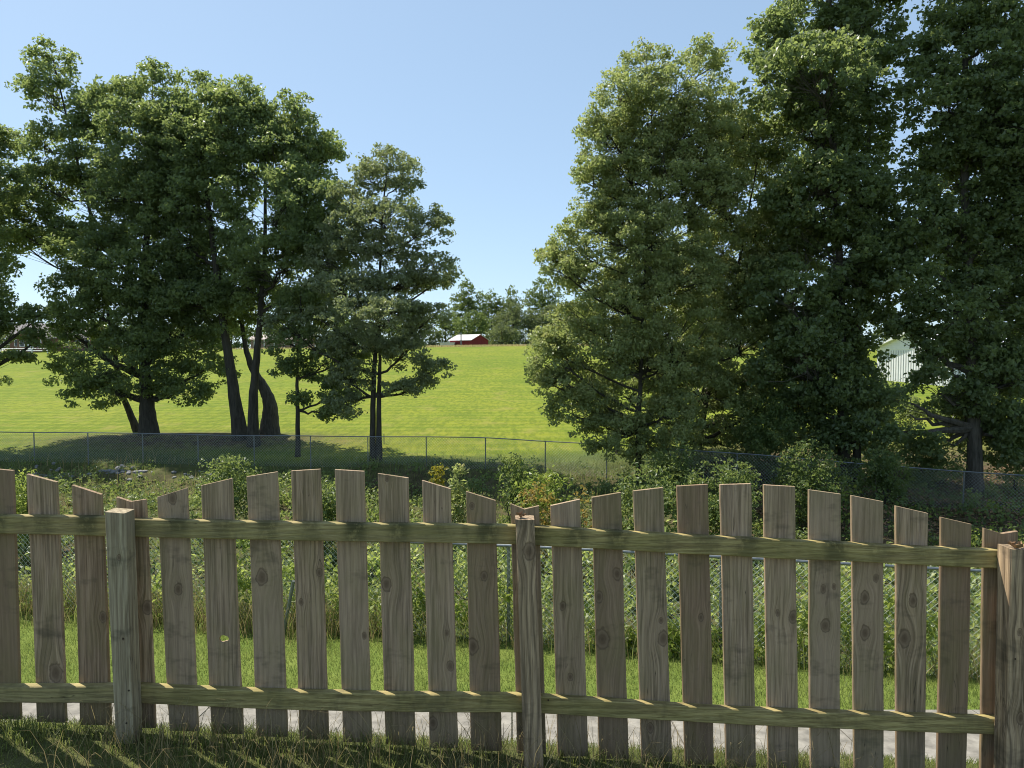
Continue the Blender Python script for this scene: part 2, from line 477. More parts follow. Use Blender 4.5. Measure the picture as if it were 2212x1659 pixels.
leafl = np.clip((fx - 5.5 - 0.1 * (fy - 25)) / 4, 0, 1) * np.clip((fy - 21) / 4, 0, 1) * np.clip((41 - fy) / 5, 0, 1)
dirt = np.clip(np.clip((fy - 11) / 2, 0, 1) * np.clip((36 - fy) / 4, 0, 1) * (0.4 + 0.5 * vnoise(fx * 0.5, fy * 0.5)) + mound + leafl, 0, 1)
dirt = np.maximum(dirt, np.clip((4.4 - fy) / 1.0, 0, 1) * 0.45)
lawn = np.clip((fy - 4.4) / 1, 0, 1) * np.clip((yc_line(fx) - 0.1 - fy) / 0.5, 0, 1)
zone = np.stack([field, dirt, lawn, np.ones_like(field)], 1)

g = NT('ground_soil_and_grass')
co = g.coord('Object')
zs = g.n('ShaderNodeSeparateColor'); g.l(g.attr('zone').outputs['Color'], zs.inputs[0])
n1 = g.noise(co, 0.055, 3, 0.55, 0.6)
n2 = g.noise(co, 0.9, 4, 0.65)
n3 = g.noise(co, 14.0, 3, 0.6)
mow = g.noise(g.scale(co, (0.05, 0.9, 0.5)), 1.0, 3, 0.6, 0.25)
mow2 = g.noise(g.scale(co, (0.32, 0.10, 0.2)), 1.0, 3, 0.55, 0.5)
fc = g.ramp(n1, [(0.34, (0.122, 0.180, 0.014)), (0.52, (0.172, 0.215, 0.018)), (0.68, (0.22, 0.235, 0.026))])
fc = g.mix(g.ramp(mow, [(0.42, 0.0), (0.62, 0.55)]), fc, (0.235, 0.245, 0.018))
fc = g.mix(g.ramp(mow2, [(0.45, 0.0), (0.66, 0.4)]), fc, (0.095, 0.155, 0.009))
fc = g.mix(g.ramp(n2, [(0.5, 0.0), (0.75, 0.4)]), fc, (0.09, 0.13, 0.018))
fc = g.mix(g.ramp(n3, [(0.45, 0.0), (0.7, 0.45)]), fc, (0.07, 0.11, 0.015))
wv = g.n('ShaderNodeTexWave', bands_direction='Y')
g.l(g.scale(co, (0.12, 0.55, 0.0)), wv.inputs[0]); wv.inputs['Scale'].default_value = 0.42; wv.inputs['Distortion'].default_value = 2.5; wv.inputs['Detail'].default_value = 2; wv.inputs['Detail Scale'].default_value = 0.6
fc = g.mix(g.math('MULTIPLY', g.ramp(wv.outputs['Fac'], [(0.35, 0.0), (0.65, 1.0)]), 0.32), fc, (0.262, 0.268, 0.05))
blade = g.noise(g.scale(co, (3.2, 0.9, 1.0)), 1.0, 3, 0.7)
fc = g.mix(g.ramp(blade, [(0.4, 0.55), (0.58, 0.0)]), fc, (0.075, 0.115, 0.012))
thin = g.noise(co, 0.35, 4, 0.7)
fc = g.mix(g.ramp(thin, [(0.56, 0.0), (0.72, 0.5)]), fc, (0.27, 0.23, 0.07))
wc = g.ramp(n2, [(0.3, (0.05, 0.075, 0.02)), (0.7, (0.10, 0.13, 0.03))])
dc = g.ramp(g.noise(co, 3.0, 4, 0.65), [(0.3, (0.035, 0.026, 0.017)), (0.55, (0.10, 0.07, 0.045)), (0.75, (0.17, 0.125, 0.08))])
lc = g.ramp(n2, [(0.3, (0.085, 0.13, 0.022)), (0.7, (0.15, 0.185, 0.04))])
c = g.mix(zs.outputs[0], wc, fc)
c = g.mix(zs.outputs[2], c, lc)
c = g.mix(g.math('MULTIPLY', zs.outputs[1], g.ramp(g.noise(co, 2.2, 3), [(0.25, 0.45), (0.6, 1.0)])), c, dc)
M['ground'] = g.done(g.bsdf(c, 0.95, 0.1, g.bump(g.math('ADD', n3, n2), 0.6, 0.05)))
gr = mesh_np('ground', np.stack([fx, fy, GZ.ravel()], 1), [GQ], M['ground'], attrs=[('zone', 'POINT', 'FLOAT_COLOR', zone)], smooth=True)
tag(gr, 'rolling ground with mown green field rising behind the trees', 'ground', kind='structure')

# concrete path below the bank, slab by slab
def path_edge(x):   # far edge of the path
    return 6.88 + np.clip(-1.3 - x, 0, 9) * 0.16
pr = bpy.data.objects.new('footpath', None); link(pr)
tag(pr, 'pale concrete footpath seen low between the fence pickets', 'footpath', kind='structure')
xs_ = np.arange(-9.0, 9.1, 1.5)
for a, b in zip(xs_[:-1], xs_[1:]):
    a2, b2 = a + 0.006, b - 0.006
    P = []
    for (x, o) in ((a2, -1.25), (b2, -1.25), (b2, 0), (a2, 0)):
        y = path_edge(x) + o
        P.append([x, y, H(x, y) - 0.08])
    P = np.array(P)
    up = P.copy(); up[:, 2] += 0.105
    MB().hexa(np.vstack([P, up])).obj('slab', M['concrete'], pr)

# ---------------------------------------------------------------- wooden picket fence
fence = empty('picket_fence', (0, FA, H(0, FA)), 'weathered wooden picket fence with scalloped top across the foreground', 'fence')
NOK = (9.0, 9.0, 0.0005)
def wood_attrs(n, knots, rnd):
    ks = list(knots) + [NOK] * (3 - len(knots))
    at_ = [(nm, 'POINT', 'FLOAT_VECTOR', np.tile(np.array(k, float), (n, 1))) for nm, k in zip(('knot_a', 'knot_b', 'knot_c'), ks)]
    at_.append(('rnd', 'POINT', 'FLOAT', np.full(n, rnd)))
    return at_
PT = 0.019
PICX = []
def picket(k, TL, TR, BL, BR, knots=(), notch=None, yb=1400, hole=None, zlift=0.0):
    tl = on_fence(*zoom(k, *TL)); tr = on_fence(*zoom(k, *TR))
    bl = on_fence(*zoom(k, BL, yb)); br = on_fence(*zoom(k, BR, yb))
    rng = np.random.default_rng(int(TL[0] * 7 + k * 991 + 5000))
    xm = (bl[0] + br[0]) / 2
    zb = H(xm, FA) + 0.012 + zlift
    sl = (tl[0] - bl[0]) / (tl[2] - bl[2]); sr = (tr[0] - br[0]) / (tr[2] - br[2])
    PICX.append(xm)
    org = np.array([xm, FA - FB * xm, zb])
    nl = 22
    zn = on_fence(*zoom(k, *notch)) if notch else None
    rings = []
    jl = np.cumsum(rng.normal(0, 0.0005, nl)); jr = np.cumsum(rng.normal(0, 0.0005, nl))
    jl -= np.linspace(jl[0], jl[-1], nl); jr -= np.linspace(jr[0], jr[-1], nl)
    bow = rng.normal(0, 0.003); tw = rng.normal(0, 0.003)
    c = 0.003
    for q in range(nl):
        t = q / (nl - 1)
        zl = zb + t * (tl[2] - zb); zr = zb + t * (tr[2] - zb)
        xl = bl[0] + (zl - bl[2]) * sl + jl[q]; xr = br[0] + (zr - br[2]) * sr + jr[q]
        if zn is not None:
            xmid = zn[0] * t + (1 - t) * (xl + xr) / 2
            zm = zb + t * (zn[2] - zb)
        else:
            xmid = (xl + xr) / 2; zm = (zl + zr) / 2
        b0 = bow * math.sin(math.pi * t)
        pl = [(xl + c, 0, zl), (xmid, 0, zm), (xr - c, 0, zr), (xr, c, zr), (xr, PT - c, zr), (xr - c, PT, zr), (xmid, PT, zm), (xl + c, PT, zl), (xl, PT - c, zl), (xl, c, zl)]
        for (x, y, z) in pl:
            rings.append([x, FA - FB * x + y + b0 + tw * (x - xmid) / 0.07 * (t - 0.5), z])
    V = np.array(rings)
    w = 10
    i = np.arange(nl - 1)[:, None] * w; j = np.arange(w)[None, :]; j2 = (j + 1) % w
    Q = np.stack([i + j, i + j2, i + w + j2, i + w + j], -1).reshape(-1, 4)
    o = (nl - 1) * w
    caps = np.array([[o + 0, o + 1, o + 6, o + 7, o + 8, o + 9], [o + 1, o + 2, o + 3, o + 4, o + 5, o + 6],
                     [9, 8, 7, 6, 1, 0], [6, 5, 4, 3, 2, 1]])
    kk = []
    for (kx, ky, kr) in knots:
        p = on_fence(*zoom(k, kx, ky))
        kk.append((p[0] - xm, p[2] - zb, kr / 1.7393 * 0.72 * 3.25 / F))
    rnd = rng.random()
    ob = mesh_np('picket', V, [Q, caps], M['picket'], fence, origin=org)
    if hole:
        hp = on_fence(*zoom(k, hole[0], hole[1]))
        r = hole[2] / 1.7393 * 0.72 * 3.25 / F
        m = MB()
        a = np.arange(20) * 2 * math.pi / 20
        wob = 1 + 0.16 * np.sin(a * 2 + 1) + 0.1 * np.sin(a * 3 + 2)
        ring = np.stack([hp[0] + r * wob * np.cos(a), np.zeros(20), hp[2] + r * 0.95 * wob * np.sin(a)], 1)
        yc0 = FA - FB * hp[0]
        A = ring.copy(); A[:, 1] = yc0 - 0.05; B = ring.copy(); B[:, 1] = yc0 + 0.08
        cu = bpy.data.meshes.new('cut')
        cu.from_pydata(np.vstack([A, B]).tolist(), [], [[q_ for q_ in range(20)], [39 - q_ for q_ in range(20)]] + [[q_, q_ + 20, (q_ + 1) % 20 + 20, (q_ + 1) % 20] for q_ in range(20)])
        co_ = bpy.data.objects.new('cut', cu); COL.objects.link(co_)
        import bmesh
        for mm in (ob.data, cu):
            bm = bmesh.new(); bm.from_mesh(mm); bmesh.ops.recalc_face_normals(bm, faces=bm.faces); bm.to_mesh(mm); bm.free()
        md = ob.modifiers.new('hole', 'BOOLEAN'); md.operation = 'DIFFERENCE'; md.object = co_; md.solver = 'EXACT'
        bpy.context.view_layer.update()
        dg = bpy.context.evaluated_depsgraph_get()
        new = bpy.data.meshes.new_from_object(ob.evaluated_get(dg))
        ob.modifiers.clear(); ob.data = new
        new.materials.clear(); new.materials.append(M['picket'])
        bpy.data.objects.remove(co_)
        ob['label'] = 'picket with a round knothole through it'
    me = ob.data
    for (an, dom, typ, val) in wood_attrs(len(me.vertices), kk, rnd):
        a_ = me.attributes.new(an, typ, dom)
        a_.data.foreach_set('vector' if typ == 'FLOAT_VECTOR' else 'value', np.asarray(val, np.float32).ravel())
    return ob
picket(0, (-325, 80), (-168, 84), -290, -130)
picket(0, (-92, 94), (65, 108), -52, 106)
picket(0, (137, 126), (292, 168), 188, 343, [(290, 1165, 40)])
picket(0, (371, 184), (528, 232), 415, 575, [(535, 872, 22)])
picket(0, (603, 247), (760, 258), 650, 806, [(770, 820, 30)], notch=(680, 270))
picket(0, (819, 246), (973, 200), 880, 1030, [(900, 250, 26), (932, 725, 24)])
picket(0, (1047, 186), (1208, 150), 1100, 1265, hole=(1167, 985, 24))
picket(0, (1284, 140), (1445, 115), 1333, 1495, [(1365, 665, 34)])
picket(0, (1517, 110), (1670, 101), 1558, 1710, [(1570, 795, 14), (1665, 640, 16)])
picket(1, (-35, 103), (118, 112), 5, 155, [(120, 970, 14)])
picket(1, (190, 123), (348, 147), 226, 383, [(235, 700, 28), (240, 150, 12)])
picket(1, (420, 160), (570, 203), 456, 605, [(550, 957, 12), (568, 1130, 20), (478, 1425, 28)])
picket(1, (650, 218), (805, 264), 672, 833, [(745, 658, 20), (688, 1025, 32), (682, 292, 14)])
picket(1, (882, 282), (1032, 293), 912, 1064, notch=(955, 310))
picket(1, (1092, 292), (1245, 258), 1123, 1282, [(1155, 815, 18), (1195, 1185, 16)])
picket(1, (1307, 248), (1460, 223), 1340, 1495, [(1440, 648, 24), (1345, 768, 22), (1362, 990, 40)])
picket(1, (1523, 215), (1680, 197), 1560, 1720, [(1680, 985, 30), (1668, 890, 12), (1612, 1450, 20)])
picket(2, (-30, 190), (132, 180), 5, 160, [(95, 873, 15)])
picket(2, (195, 182), (358, 177), 222, 379)
picket(2, (424, 183), (588, 192), 443, 603, [(495, 850, 12), (575, 872, 24)])
picket(2, (660, 209), (827, 231), 668, 823, [(745, 918, 26), (735, 725, 16), (790, 712, 12)])
picket(2, (882, 239), (1048, 270), 895, 1050, [(950, 770, 26), (952, 955, 28), (1008, 668, 16)])
picket(2, (1115, 294), (1282, 331), 1117, 1270, [(1203, 787, 24), (1158, 982, 34)])
picket(2, (1348, 352), (1512, 389), 1335, 1485)
picket(2, (1577, 411), (1750, 424), 1560, 1716, notch=(1668, 438))
picket(2, (1830, 385), (1995, 350), 1795, 1955)

RT = 0.038
def rail(pts, seed, upper=True):
    """pts: (close-up, x, y of front top edge, y of front bottom edge)"""
    T = np.array([on_fence(*zoom(k, x, a), off=-RT - 0.001) for (k, x, a, b) in pts])
    B = np.array([on_fence(*zoom(k, x, b), off=-RT - 0.001) for (k, x, a, b) in pts])
    n = 150
    X = np.linspace(T[0, 0], T[-1, 0], n)
    deg = min(2, len(pts) - 1)
    zt = np.polyval(np.polyfit(T[:, 0], T[:, 2], deg), X)
    zb = np.polyval(np.polyfit(B[:, 0], B[:, 2], deg), X)
    rng = np.random.default_rng(seed)
    jit = np.cumsum(rng.normal(0, 0.00028, (n, 2)), 0); jit -= np.linspace(0, 1, n)[:, None] * jit[-1]
    zt = zt + jit[:, 0]; zb = zb + jit[:, 1]
    V = []
    c = 0.0035
    for q in range(n):
        y0 = FA - FB * X[q] - RT - 0.001; y1 = FA - FB * X[q] - 0.001
        V += [[X[q], y0 + c, zb[q]], [X[q], y1, zb[q]], [X[q], y1, zt[q]], [X[q], y0 + c, zt[q]], [X[q], y0, zt[q] - c], [X[q], y0, zb[q] + c]]
    V = np.array(V)
    i = np.arange(n - 1)[:, None] * 6; j = np.arange(6)[None, :]; j2 = (j + 1) % 6
    Q = np.stack([i + j, i + j2, i + 6 + j2, i + 6 + j], -1).reshape(-1, 4)
    caps = np.array([[5, 4, 3, 2, 1, 0], [(n - 1) * 6 + q for q in range(6)]])
    org = np.array([X.mean(), FA - FB * X.mean(), zb.mean()])
    # dark mould below the boards
    cs = np.array([c_ for c_ in PICX])
    st = np.array([rng.uniform(0.1, 1.0) for _ in cs]) * (1.0 if upper else 0.25)
    sx = np.clip((np.exp(-((X[:, None] - cs[None, :] - 0.01) / 0.052) ** 4) * st[None, :]).sum(1), 0, 1)
    sv = (sx[:, None] * np.array([0.45, 0.5, 0.9, 1.0, 1.0, 0.55])[None, :]).ravel()
    mesh_np('rail', V, [Q, caps], M['rail'], fence, origin=org, attrs=wood_attrs(len(V), [], rng.random()) + [('stain', 'POINT', 'FLOAT', sv)])
rail([(0, -420, 341, 430), (0, 0, 345, 437), (0, 618, 352, 451)], 1)
rail([(0, 622, 360, 452), (0, 1781, 386, 478), (1, 905, 395, 492), (1, 957, 396, 493)], 2)
rail([(1, 961, 397, 495), (1, 1781, 441, 536), (2, 0, 446, 543), (2, 1650, 523, 619), (2, 1720, 527, 624)], 3)
rail([(0, -420, 1230, 1318), (0, 0, 1232, 1321), (0, 660, 1230, 1322)], 4, False)
rail([(0, 664, 1229, 1320), (0, 1200, 1246, 1340), (0, 1781, 1275, 1362), (1, 940, 1281, 1371), (1, 990, 1282, 1372)], 5, False)
rail([(1, 994, 1284, 1374), (1, 1781, 1334, 1419), (2, 0, 1337, 1421), (2, 1630, 1400, 1486), (2, 1700, 1404, 1490)], 6, False)

def post(k, tl, tr, bl, br, mat, knots=(), lab=None, seed=1, yb=1500):
    """front face corners: top left / top right (x, y), x at yb"""
    off = -RT - 0.089 - 0.002
    P = [on_fence(*zoom(k, *tl), off=off), on_fence(*zoom(k, *tr), off=off), on_fence(*zoom(k, bl, yb), off=off), on_fence(*zoom(k, br, yb), off=off)]
    xm = (P[2][0] + P[3][0]) / 2
    zb = H(xm, FA - 0.1) - 0.15
    sl = (P[0][0] - P[2][0]) / (P[0][2] - P[2][2]); sr = (P[1][0] - P[3][0]) / (P[1][2] - P[3][2])
    n = 16
    V = []
    c = 0.005
    D = 0.089
    ztop = [P[0][2], P[1][2]]
    for q in range(n):
        t = q / (n - 1)
        zl = zb + t * (ztop[0] - zb); zr = zb + t * (ztop[1] - zb)
        xl = P[2][0] + (zl - P[2][2]) * sl; xr = P[3][0] + (zr - P[3][2]) * sr
        y0 = FA - FB * xm + off
        dz = 0.0
        V += [[xl + c, y0, zl], [xr - c, y0, zr], [xr, y0 + c, zr], [xr, y0 + D - c, zr + dz], [xr - c, y0 + D, zr + dz], [xl + c, y0 + D, zl + dz], [xl, y0 + D - c, zl + dz], [xl, y0 + c, zl]]
    V = np.array(V)
    i = np.arange(n - 1)[:, None] * 8; j = np.arange(8)[None, :]; j2 = (j + 1) % 8
    Q = np.stack([i + j, i + j2, i + 8 + j2, i + 8 + j], -1).reshape(-1, 4)
    caps = np.array([[(n - 1) * 8 + q for q in range(8)], [7 - q for q in range(8)]])
    org = np.array([xm, FA - FB * xm + off, zb])
    kk = []
    for (kx, ky, kr) in knots:
        p = on_fence(*zoom(k, kx, ky), off=off)
        kk.append((p[0] - xm, p[2] - zb, kr / 1.7393 * 0.72 * 3.15 / F))
    o = mesh_np('post', V, [Q, caps], mat, fence, origin=org, attrs=wood_attrs(len(V), kk, (seed * 0.37) % 1))
    if lab: o['label'] = lab
    return V[-8:]
post(0, (545, 323), (649, 331), 602, 692, M['post_grey'], [(620, 560, 12), (643, 985, 7)], 'smooth grey post with a pale flat top', 1)
midtop = post(1, (908, 363), (1007, 365), 948, 1049, M['post_tan'], [(980, 528, 34)], 'brown striped post with a big oval knot', 2)
righttop = post(2, (1711, 517), (1817, 524), 1693, 1796, M['post_tan'], [(1758, 950, 14), (1765, 1400, 24)], 'tan post with its left side sunlit', 4)

M['nail'] = plain_mat('rusty_nail', (0.06, 0.04, 0.03), 0.6, 0.3, 80, 0.5)
for (k, nx_, ny_) in ((0, 643, 985), (0, 672, 1255), (0, 660, 1425), (1, 1080, 1305), (2, 1735, 1090)):
    p = on_fence(*zoom(k, nx_, ny_), off=(-RT - 0.091 if k == 0 or nx_ > 1700 else -RT - 0.001))
    MB().tube([p + [0, 0.004, 0], p + [0, -0.0015, 0]], 0.0042, 8).obj('nail', M['nail'], fence)
# curled dry leaves lying on two post tops
def dry_leaf(c, size, seed, label):
    rng = np.random.default_rng(seed)
    m = MB()
    for q in range(3):
        a0 = rng.uniform(0, 6.28)
        n, w = 7, 4
        s = size * rng.uniform(0.6, 1.0)
        V = []
        for ii in range(n):
            t = ii / (n - 1)
            for jj in range(w):
                v = jj / (w - 1) - 0.5
                wd = math.sin(math.pi * (0.08 + 0.86 * t)) * 0.5
                x = (t - 0.5) * s; y = v * s * wd
                z = (abs(v) * 2) ** 2 * s * 0.3 + s * 0.22 * (2 * t - 1) ** 2 + 0.002 + q * s * 0.12 + rng.normal(0, s * 0.02)
                V.append([x, y, z])
        V = rot(np.array(V), a0) + np.array([rng.normal(0, size * 0.25), rng.normal(0, size * 0.18), 0]) + c
        Q = [[ii * w + jj, ii * w + jj + 1, (ii + 1) * w + jj + 1, (ii + 1) * w + jj] for ii in range(n - 1) for jj in range(w - 1)]
        m.add(V, Q)
    o = m.obj('dry_leaf', M['dryleaf'], None, origin=np.array(c), smooth=True)
    tag(o, label, 'leaf')
M['dryleaf'] = plain_mat('dry_leaf_brown', (0.30, 0.185, 0.10), 0.8, 0.4, 60)
ct = midtop.mean(0)
dry_leaf(ct + np.array([-0.004, -0.01, 0.001]), 0.042, 5, 'curled brown dry leaf on top of the knotty brown fence post')
ct = righttop.mean(0)
dry_leaf(ct + np.array([0.0, -0.012, 0.001]), 0.055, 8, 'pale tan dry leaf on top of the fence post at right')

# ---------------------------------------------------------------- chain link fences
def wire_mesh(line, s0, s1, h, cell, r, zoff=0.03):
    """line(s) -> base point; straight diagonal wires in both directions"""
    m = MB()
    n = int((s1 - s0 + h) / cell)
    for sgn in (1, -1):
        st = s0 - (h if sgn > 0 else 0) + np.arange(n) * cell
        P0, P1 = [], []
        seg = 6
        for q in range(seg):
            za = h * q / seg; zb_ = h * (q + 1) / seg
            sa = st + sgn * za; sb = st + sgn * zb_
            ok = (np.minimum(sa, sb) >= s0) & (np.maximum(sa, sb) <= s1)
            A = line(sa[ok]); B = line(sb[ok])
            if len(A) == 0: continue
            A = A.copy(); B = B.copy(); A[:, 2] += za + zoff; B[:, 2] += zb_ + zoff
            A[:, 1] += sgn * r; B[:, 1] += sgn * r
            P0.append(A); P1.append(B)
        m.prisms(np.vstack(P0), np.vstack(P1), r, r, 3)
    return m
# near fence
CH = 1.365
nf = empty('chain_link_fence', (0, 10.0, H(0, 10.0)), 'grey chain link fence overgrown with vines just beyond the path', 'fence')
def nline(s):
    s = np.asarray(s, float); x = s; y = 10.0 - 0.2 * x
    return np.stack([x, y, H(x, y)], 1)
wire_mesh(nline, -9.5, 8.5, CH, 0.086, 0.0024).obj('wire_mesh', M['wire'], nf)
tp = nline(np.linspace(-9.5, 8.5, 40)); tp[:, 2] += CH + 0.04
MB().tube(tp, 0.021, 8).obj('top_rail', M['galv'], nf)
for x in np.arange(-8.6, 8.6, 2.85):
    p = nline([x])[0]
    MB().tube([p + [0, 0.045, -0.2], p + [0, 0.045, CH + 0.03]], 0.024, 8).obj('post', M['galv'], nf)
sa = at(612, 1372, 10.2); sb = at(634, 1255, 10.2)
MB().tube([sa, sb], 0.026, 8).obj('brace', M['galv'], nf)

# far fence along the field
ffp = np.array([[-32, 36.2], [-24.2, 34.6], [-12, 33.6], [0, 32.4], [6, 31.0], [13.6, 28.0], [19, 26.6], [26, 25.5]], float)
ffl = np.concatenate([[0], np.cumsum(np.linalg.norm(np.diff(ffp, axis=0), axis=1))])
def fline(s):
    s = np.asarray(s, float)
    x = np.interp(s, ffl, ffp[:, 0]); y = np.interp(s, ffl, ffp[:, 1])
    return np.stack([x, y, H(x, y)], 1)
ff = empty('chain_link_fence', fline([ffl[3]])[0], 'thin chain link fence along the edge of the far field', 'fence')
FH = 1.45
def smooth_line(s):
    P = fline(s)
    ss = np.linspace(0, ffl[-1], 26)
    zz = fline(ss)[:, 2]
    zz = np.convolve(np.pad(zz, 2, 'edge'), np.ones(5) / 5, 'valid')
    P[:, 2] = np.interp(s, ss, zz); return P
wire_mesh(smooth_line, 0.2, ffl[-1] - 0.2, FH, 0.13, 0.0022).obj('wire_mesh', M['wire'], ff)
tp = smooth_line(np.linspace(0, ffl[-1], 90)); tp[:, 2] += FH + 0.03
MB().tube(tp, 0.024, 6).obj('top_rail', M['galv'], ff)
for s in np.arange(0.8, ffl[-1], 2.75):
    p = smooth_line(np.array([s]))[0]
    thick = 0.045 if abs(p[0] - 13.6) < 1.4 else 0.027
    MB().tube([p + [0, 0.04, -0.5], p + [0, 0.04, FH + (0.12 if thick > 0.03 else 0.02)]], thick, 6).obj('post', M['galv'], ff)
# small stake in the field beside the twin trunk
sp = at(1154 * 0 + (1024 + 277 / 2.16) * 0.72, 960, 38.5); sp[2] = H(sp[0], sp[1])
st = MB().tube([sp + [0, 0, -0.1], sp + [0, 0, 0.55]], 0.025, 6).obj('stake', M['galv'], None, origin=sp)
tag(st, 'short thin stake standing in the field beside the twin trunk', 'stake')

# ---------------------------------------------------------------- buildings
M['red'] = plain_mat('red_barn_paint', (0.20, 0.028, 0.028), 0.8, 0.3, 2.0, streak=(1, 1, 0.2))
M['tin'] = plain_mat('tin_roof', (0.55, 0.52, 0.50), 0.45, 0.3, 0.8, 0.2, 0.5)
M['rust'] = plain_mat('rusty_tin_roof', (0.40, 0.33, 0.29), 0.6, 0.35, 0.6)
M['white'] = plain_mat('white_siding', (0.78, 0.78, 0.78), 0.6, 0.06, 2.0)
M['brick'] = plain_mat('house_brick', (0.23, 0.13, 0.10), 0.9, 0.3, 8)
M['shingle'] = plain_mat('roof_shingle', (0.24, 0.22, 0.21), 0.9, 0.25, 5)
M['glass'] = plain_mat('dark_glass', (0.03, 0.035, 0.04), 0.1, 0.2, 2, 0, 0.6)
M['darkwood'] = plain_mat('shed_boards', (0.26, 0.17, 0.14), 0.9, 0.35, 3, streak=(3, 3, 0.3))
def gable(root, c, rz, L, W, hw, hr, wall, roof, over=0.35, th=0.12, wallname='wall'):
    """gable building: ridge along local x, centre c (ground)"""
    c = np.array(c, float)
    def put(P): return rot(np.asarray(P, float), rz) + c
    x, y = L / 2, W / 2
    V = put([[-x,-y,-0.8],[x,-y,-0.8],[x,y,-0.8],[-x,y,-0.8],[-x,-y,hw],[x,-y,hw],[x,y,hw],[-x,y,hw],[-x,0,hr],[x,0,hr]])
    fs = [np.array([[0,1,5,4],[2,3,7,6],[3,2,1,0]]), np.array([[1,2,6,9,5],[3,0,4,8,7]])]
    mesh_np(wallname, V, fs, wall, root)
    rf = MB()
    sl = (hr - hw) / y
    for sg in (-1, 1):
        ye = sg * (y + over); ze = hw - over * sl
        A = [[-x-over, ye, ze + 0.01], [x+over, ye, ze + 0.01], [x+over, 0, hr + 0.01], [-x-over, 0, hr + 0.01]]
        A = np.array(A); B = A.copy(); B[:, 2] += th
        rf.hexa(put(np.vstack([A, B])))
    return rf.obj('roof', roof, root), put
# red barn beyond the crest
bd = 205.0
bc = at(1013, 752, bd)
barn = empty('red_barn', bc, 'low red barn with pale tin roof beyond the crest of the field', 'barn')
ro, put = gable(barn, bc, math.radians(-42), 8.6, 6.8, 2.25, 3.75, M['red'], M['tin'], 0.4, 0.12)
pp = at(996, 752, bd - 6.5)
MB().tube([pp, pp + [0, 0, 4.0]], 0.18, 8).obj('flue_pipe', M['galv'], barn)
MB().tube([pp + [0, 0, 3.95], pp + [0, 0, 4.25]], 0.28, 8).obj('flue_cap', M['galv'], barn)
wp = at(966, 752, bd - 2)
ws = empty('lean_to', wp, 'low white flat roofed lean-to left of the red barn', 'shed')
MB().box(-2.2, 2.2, -2, 2, 1.35, 1.55, wp, 0.1).obj('roof', M['white'], ws)
MB().box(-2.0, 2.0, -1.8, 1.8, -0.8, 1.345, wp, 0.1).obj('wall', M['tin'], ws)
# long open shed
hc = at(612, 752, 190)
shed = empty('farm_shed', hc, 'long brown plank shed with pale roof behind the leaning trunks', 'shed')
gable(shed, hc, 0.05, 15.0, 6.0, 2.3, 3.4, M['darkwood'], M['rust'], 0.4, 0.1)
for q in range(6):
    MB().box(-0.09, 0.09, -0.09, 0.09, -0.8, 2.25, hc + np.array([-6.5 + q * 2.6, -3.3, 0])).obj('post', M['white'], shed)
# brick house
hc = at(130, 757, 150)
house = empty('brick_house', hc, 'brick house with grey gabled roof and white door at the far left', 'house')
_, put = gable(house, hc, 0.25, 15.0, 9.0, 2.7, 5.4, M['brick'], M['shingle'], 0.5, 0.2)
wc = hc + np.array([-1.6, -5.3, 0])
wing, put2 = gable(house, wc, math.radians(90) + 0.25, 5.0, 4.6, 2.6, 4.4, M['brick'], M['shingle'], 0.45, 0.18, 'porch_wing')
def on_wing(x0, x1, z0, z1, d, nm, mat, par=None):
    return MB().hexa(put2([[-2.5 - d, x0, z0], [-2.5 - d, x1, z0], [-2.45, x1, z0], [-2.45, x0, z0], [-2.5 - d, x0, z1], [-2.5 - d, x1, z1], [-2.45, x1, z1], [-2.45, x0, z1]])).obj(nm, mat, par or house)
dr = on_wing(-0.5, 0.5, -0.2, 2.15, 0.06, 'door', M['white'])
on_wing(-0.25, 0.25, 0.9, 1.9, 0.09, 'pane', M['glass'], dr)
for x0 in (-1.9, 1.0):
    w_ = on_wing(x0, x0 + 0.9, 0.7, 2.1, 0.05, 'window', M['white'])
    on_wing(x0 + 0.12, x0 + 0.78, 0.8, 2.0, 0.08, 'pane', M['glass'], w_)
for q, x in enumerate((-6.2, -4.3, 2.6, 4.8, 6.4)):
    P = [[x-.5,-4.56,0.8],[x+.5,-4.56,0.8],[x+.5,-4.4,0.8],[x-.5,-4.4,0.8],[x-.5,-4.56,2.2],[x+.5,-4.56,2.2],[x+.5,-4.4,2.2],[x-.5,-4.4,2.2]]
    w_ = MB().hexa(put(P)).obj('window', M['white'], house)
    P = np.array(P); P[:, 0] = x + (P[:, 0] - x) * 0.75; P[:, 1] -= 0.03; P[:, 2] = 1.5 + (P[:, 2] - 1.5) * 0.85
    MB().hexa(put(P)).obj('pane', M['glass'], w_)
# white rail fence in front of the house
rp = at(-10, 757, 138)
wf = empty('rail_fence', rp, 'low white rail fence in front of the brick house', 'fence')
xr = np.linspace(-14, 10, 9)
for q in xr:
    b = np.array([rp[0] + q, 138.0, 0]); b[2] = H(b[0], b[1])
    MB().box(-0.07, 0.07, -0.07, 0.07, -0.2, 1.05, b).obj('post', M['white'], wf)
for zz in (0.45, 0.9):
    b = np.stack([rp[0] + xr, np.full(9, 137.9), H(rp[0] + xr, np.full(9, 138.0)) + zz], 1)
    MB().tube(b, 0.06, 4).obj('rail', M['white'], wf)
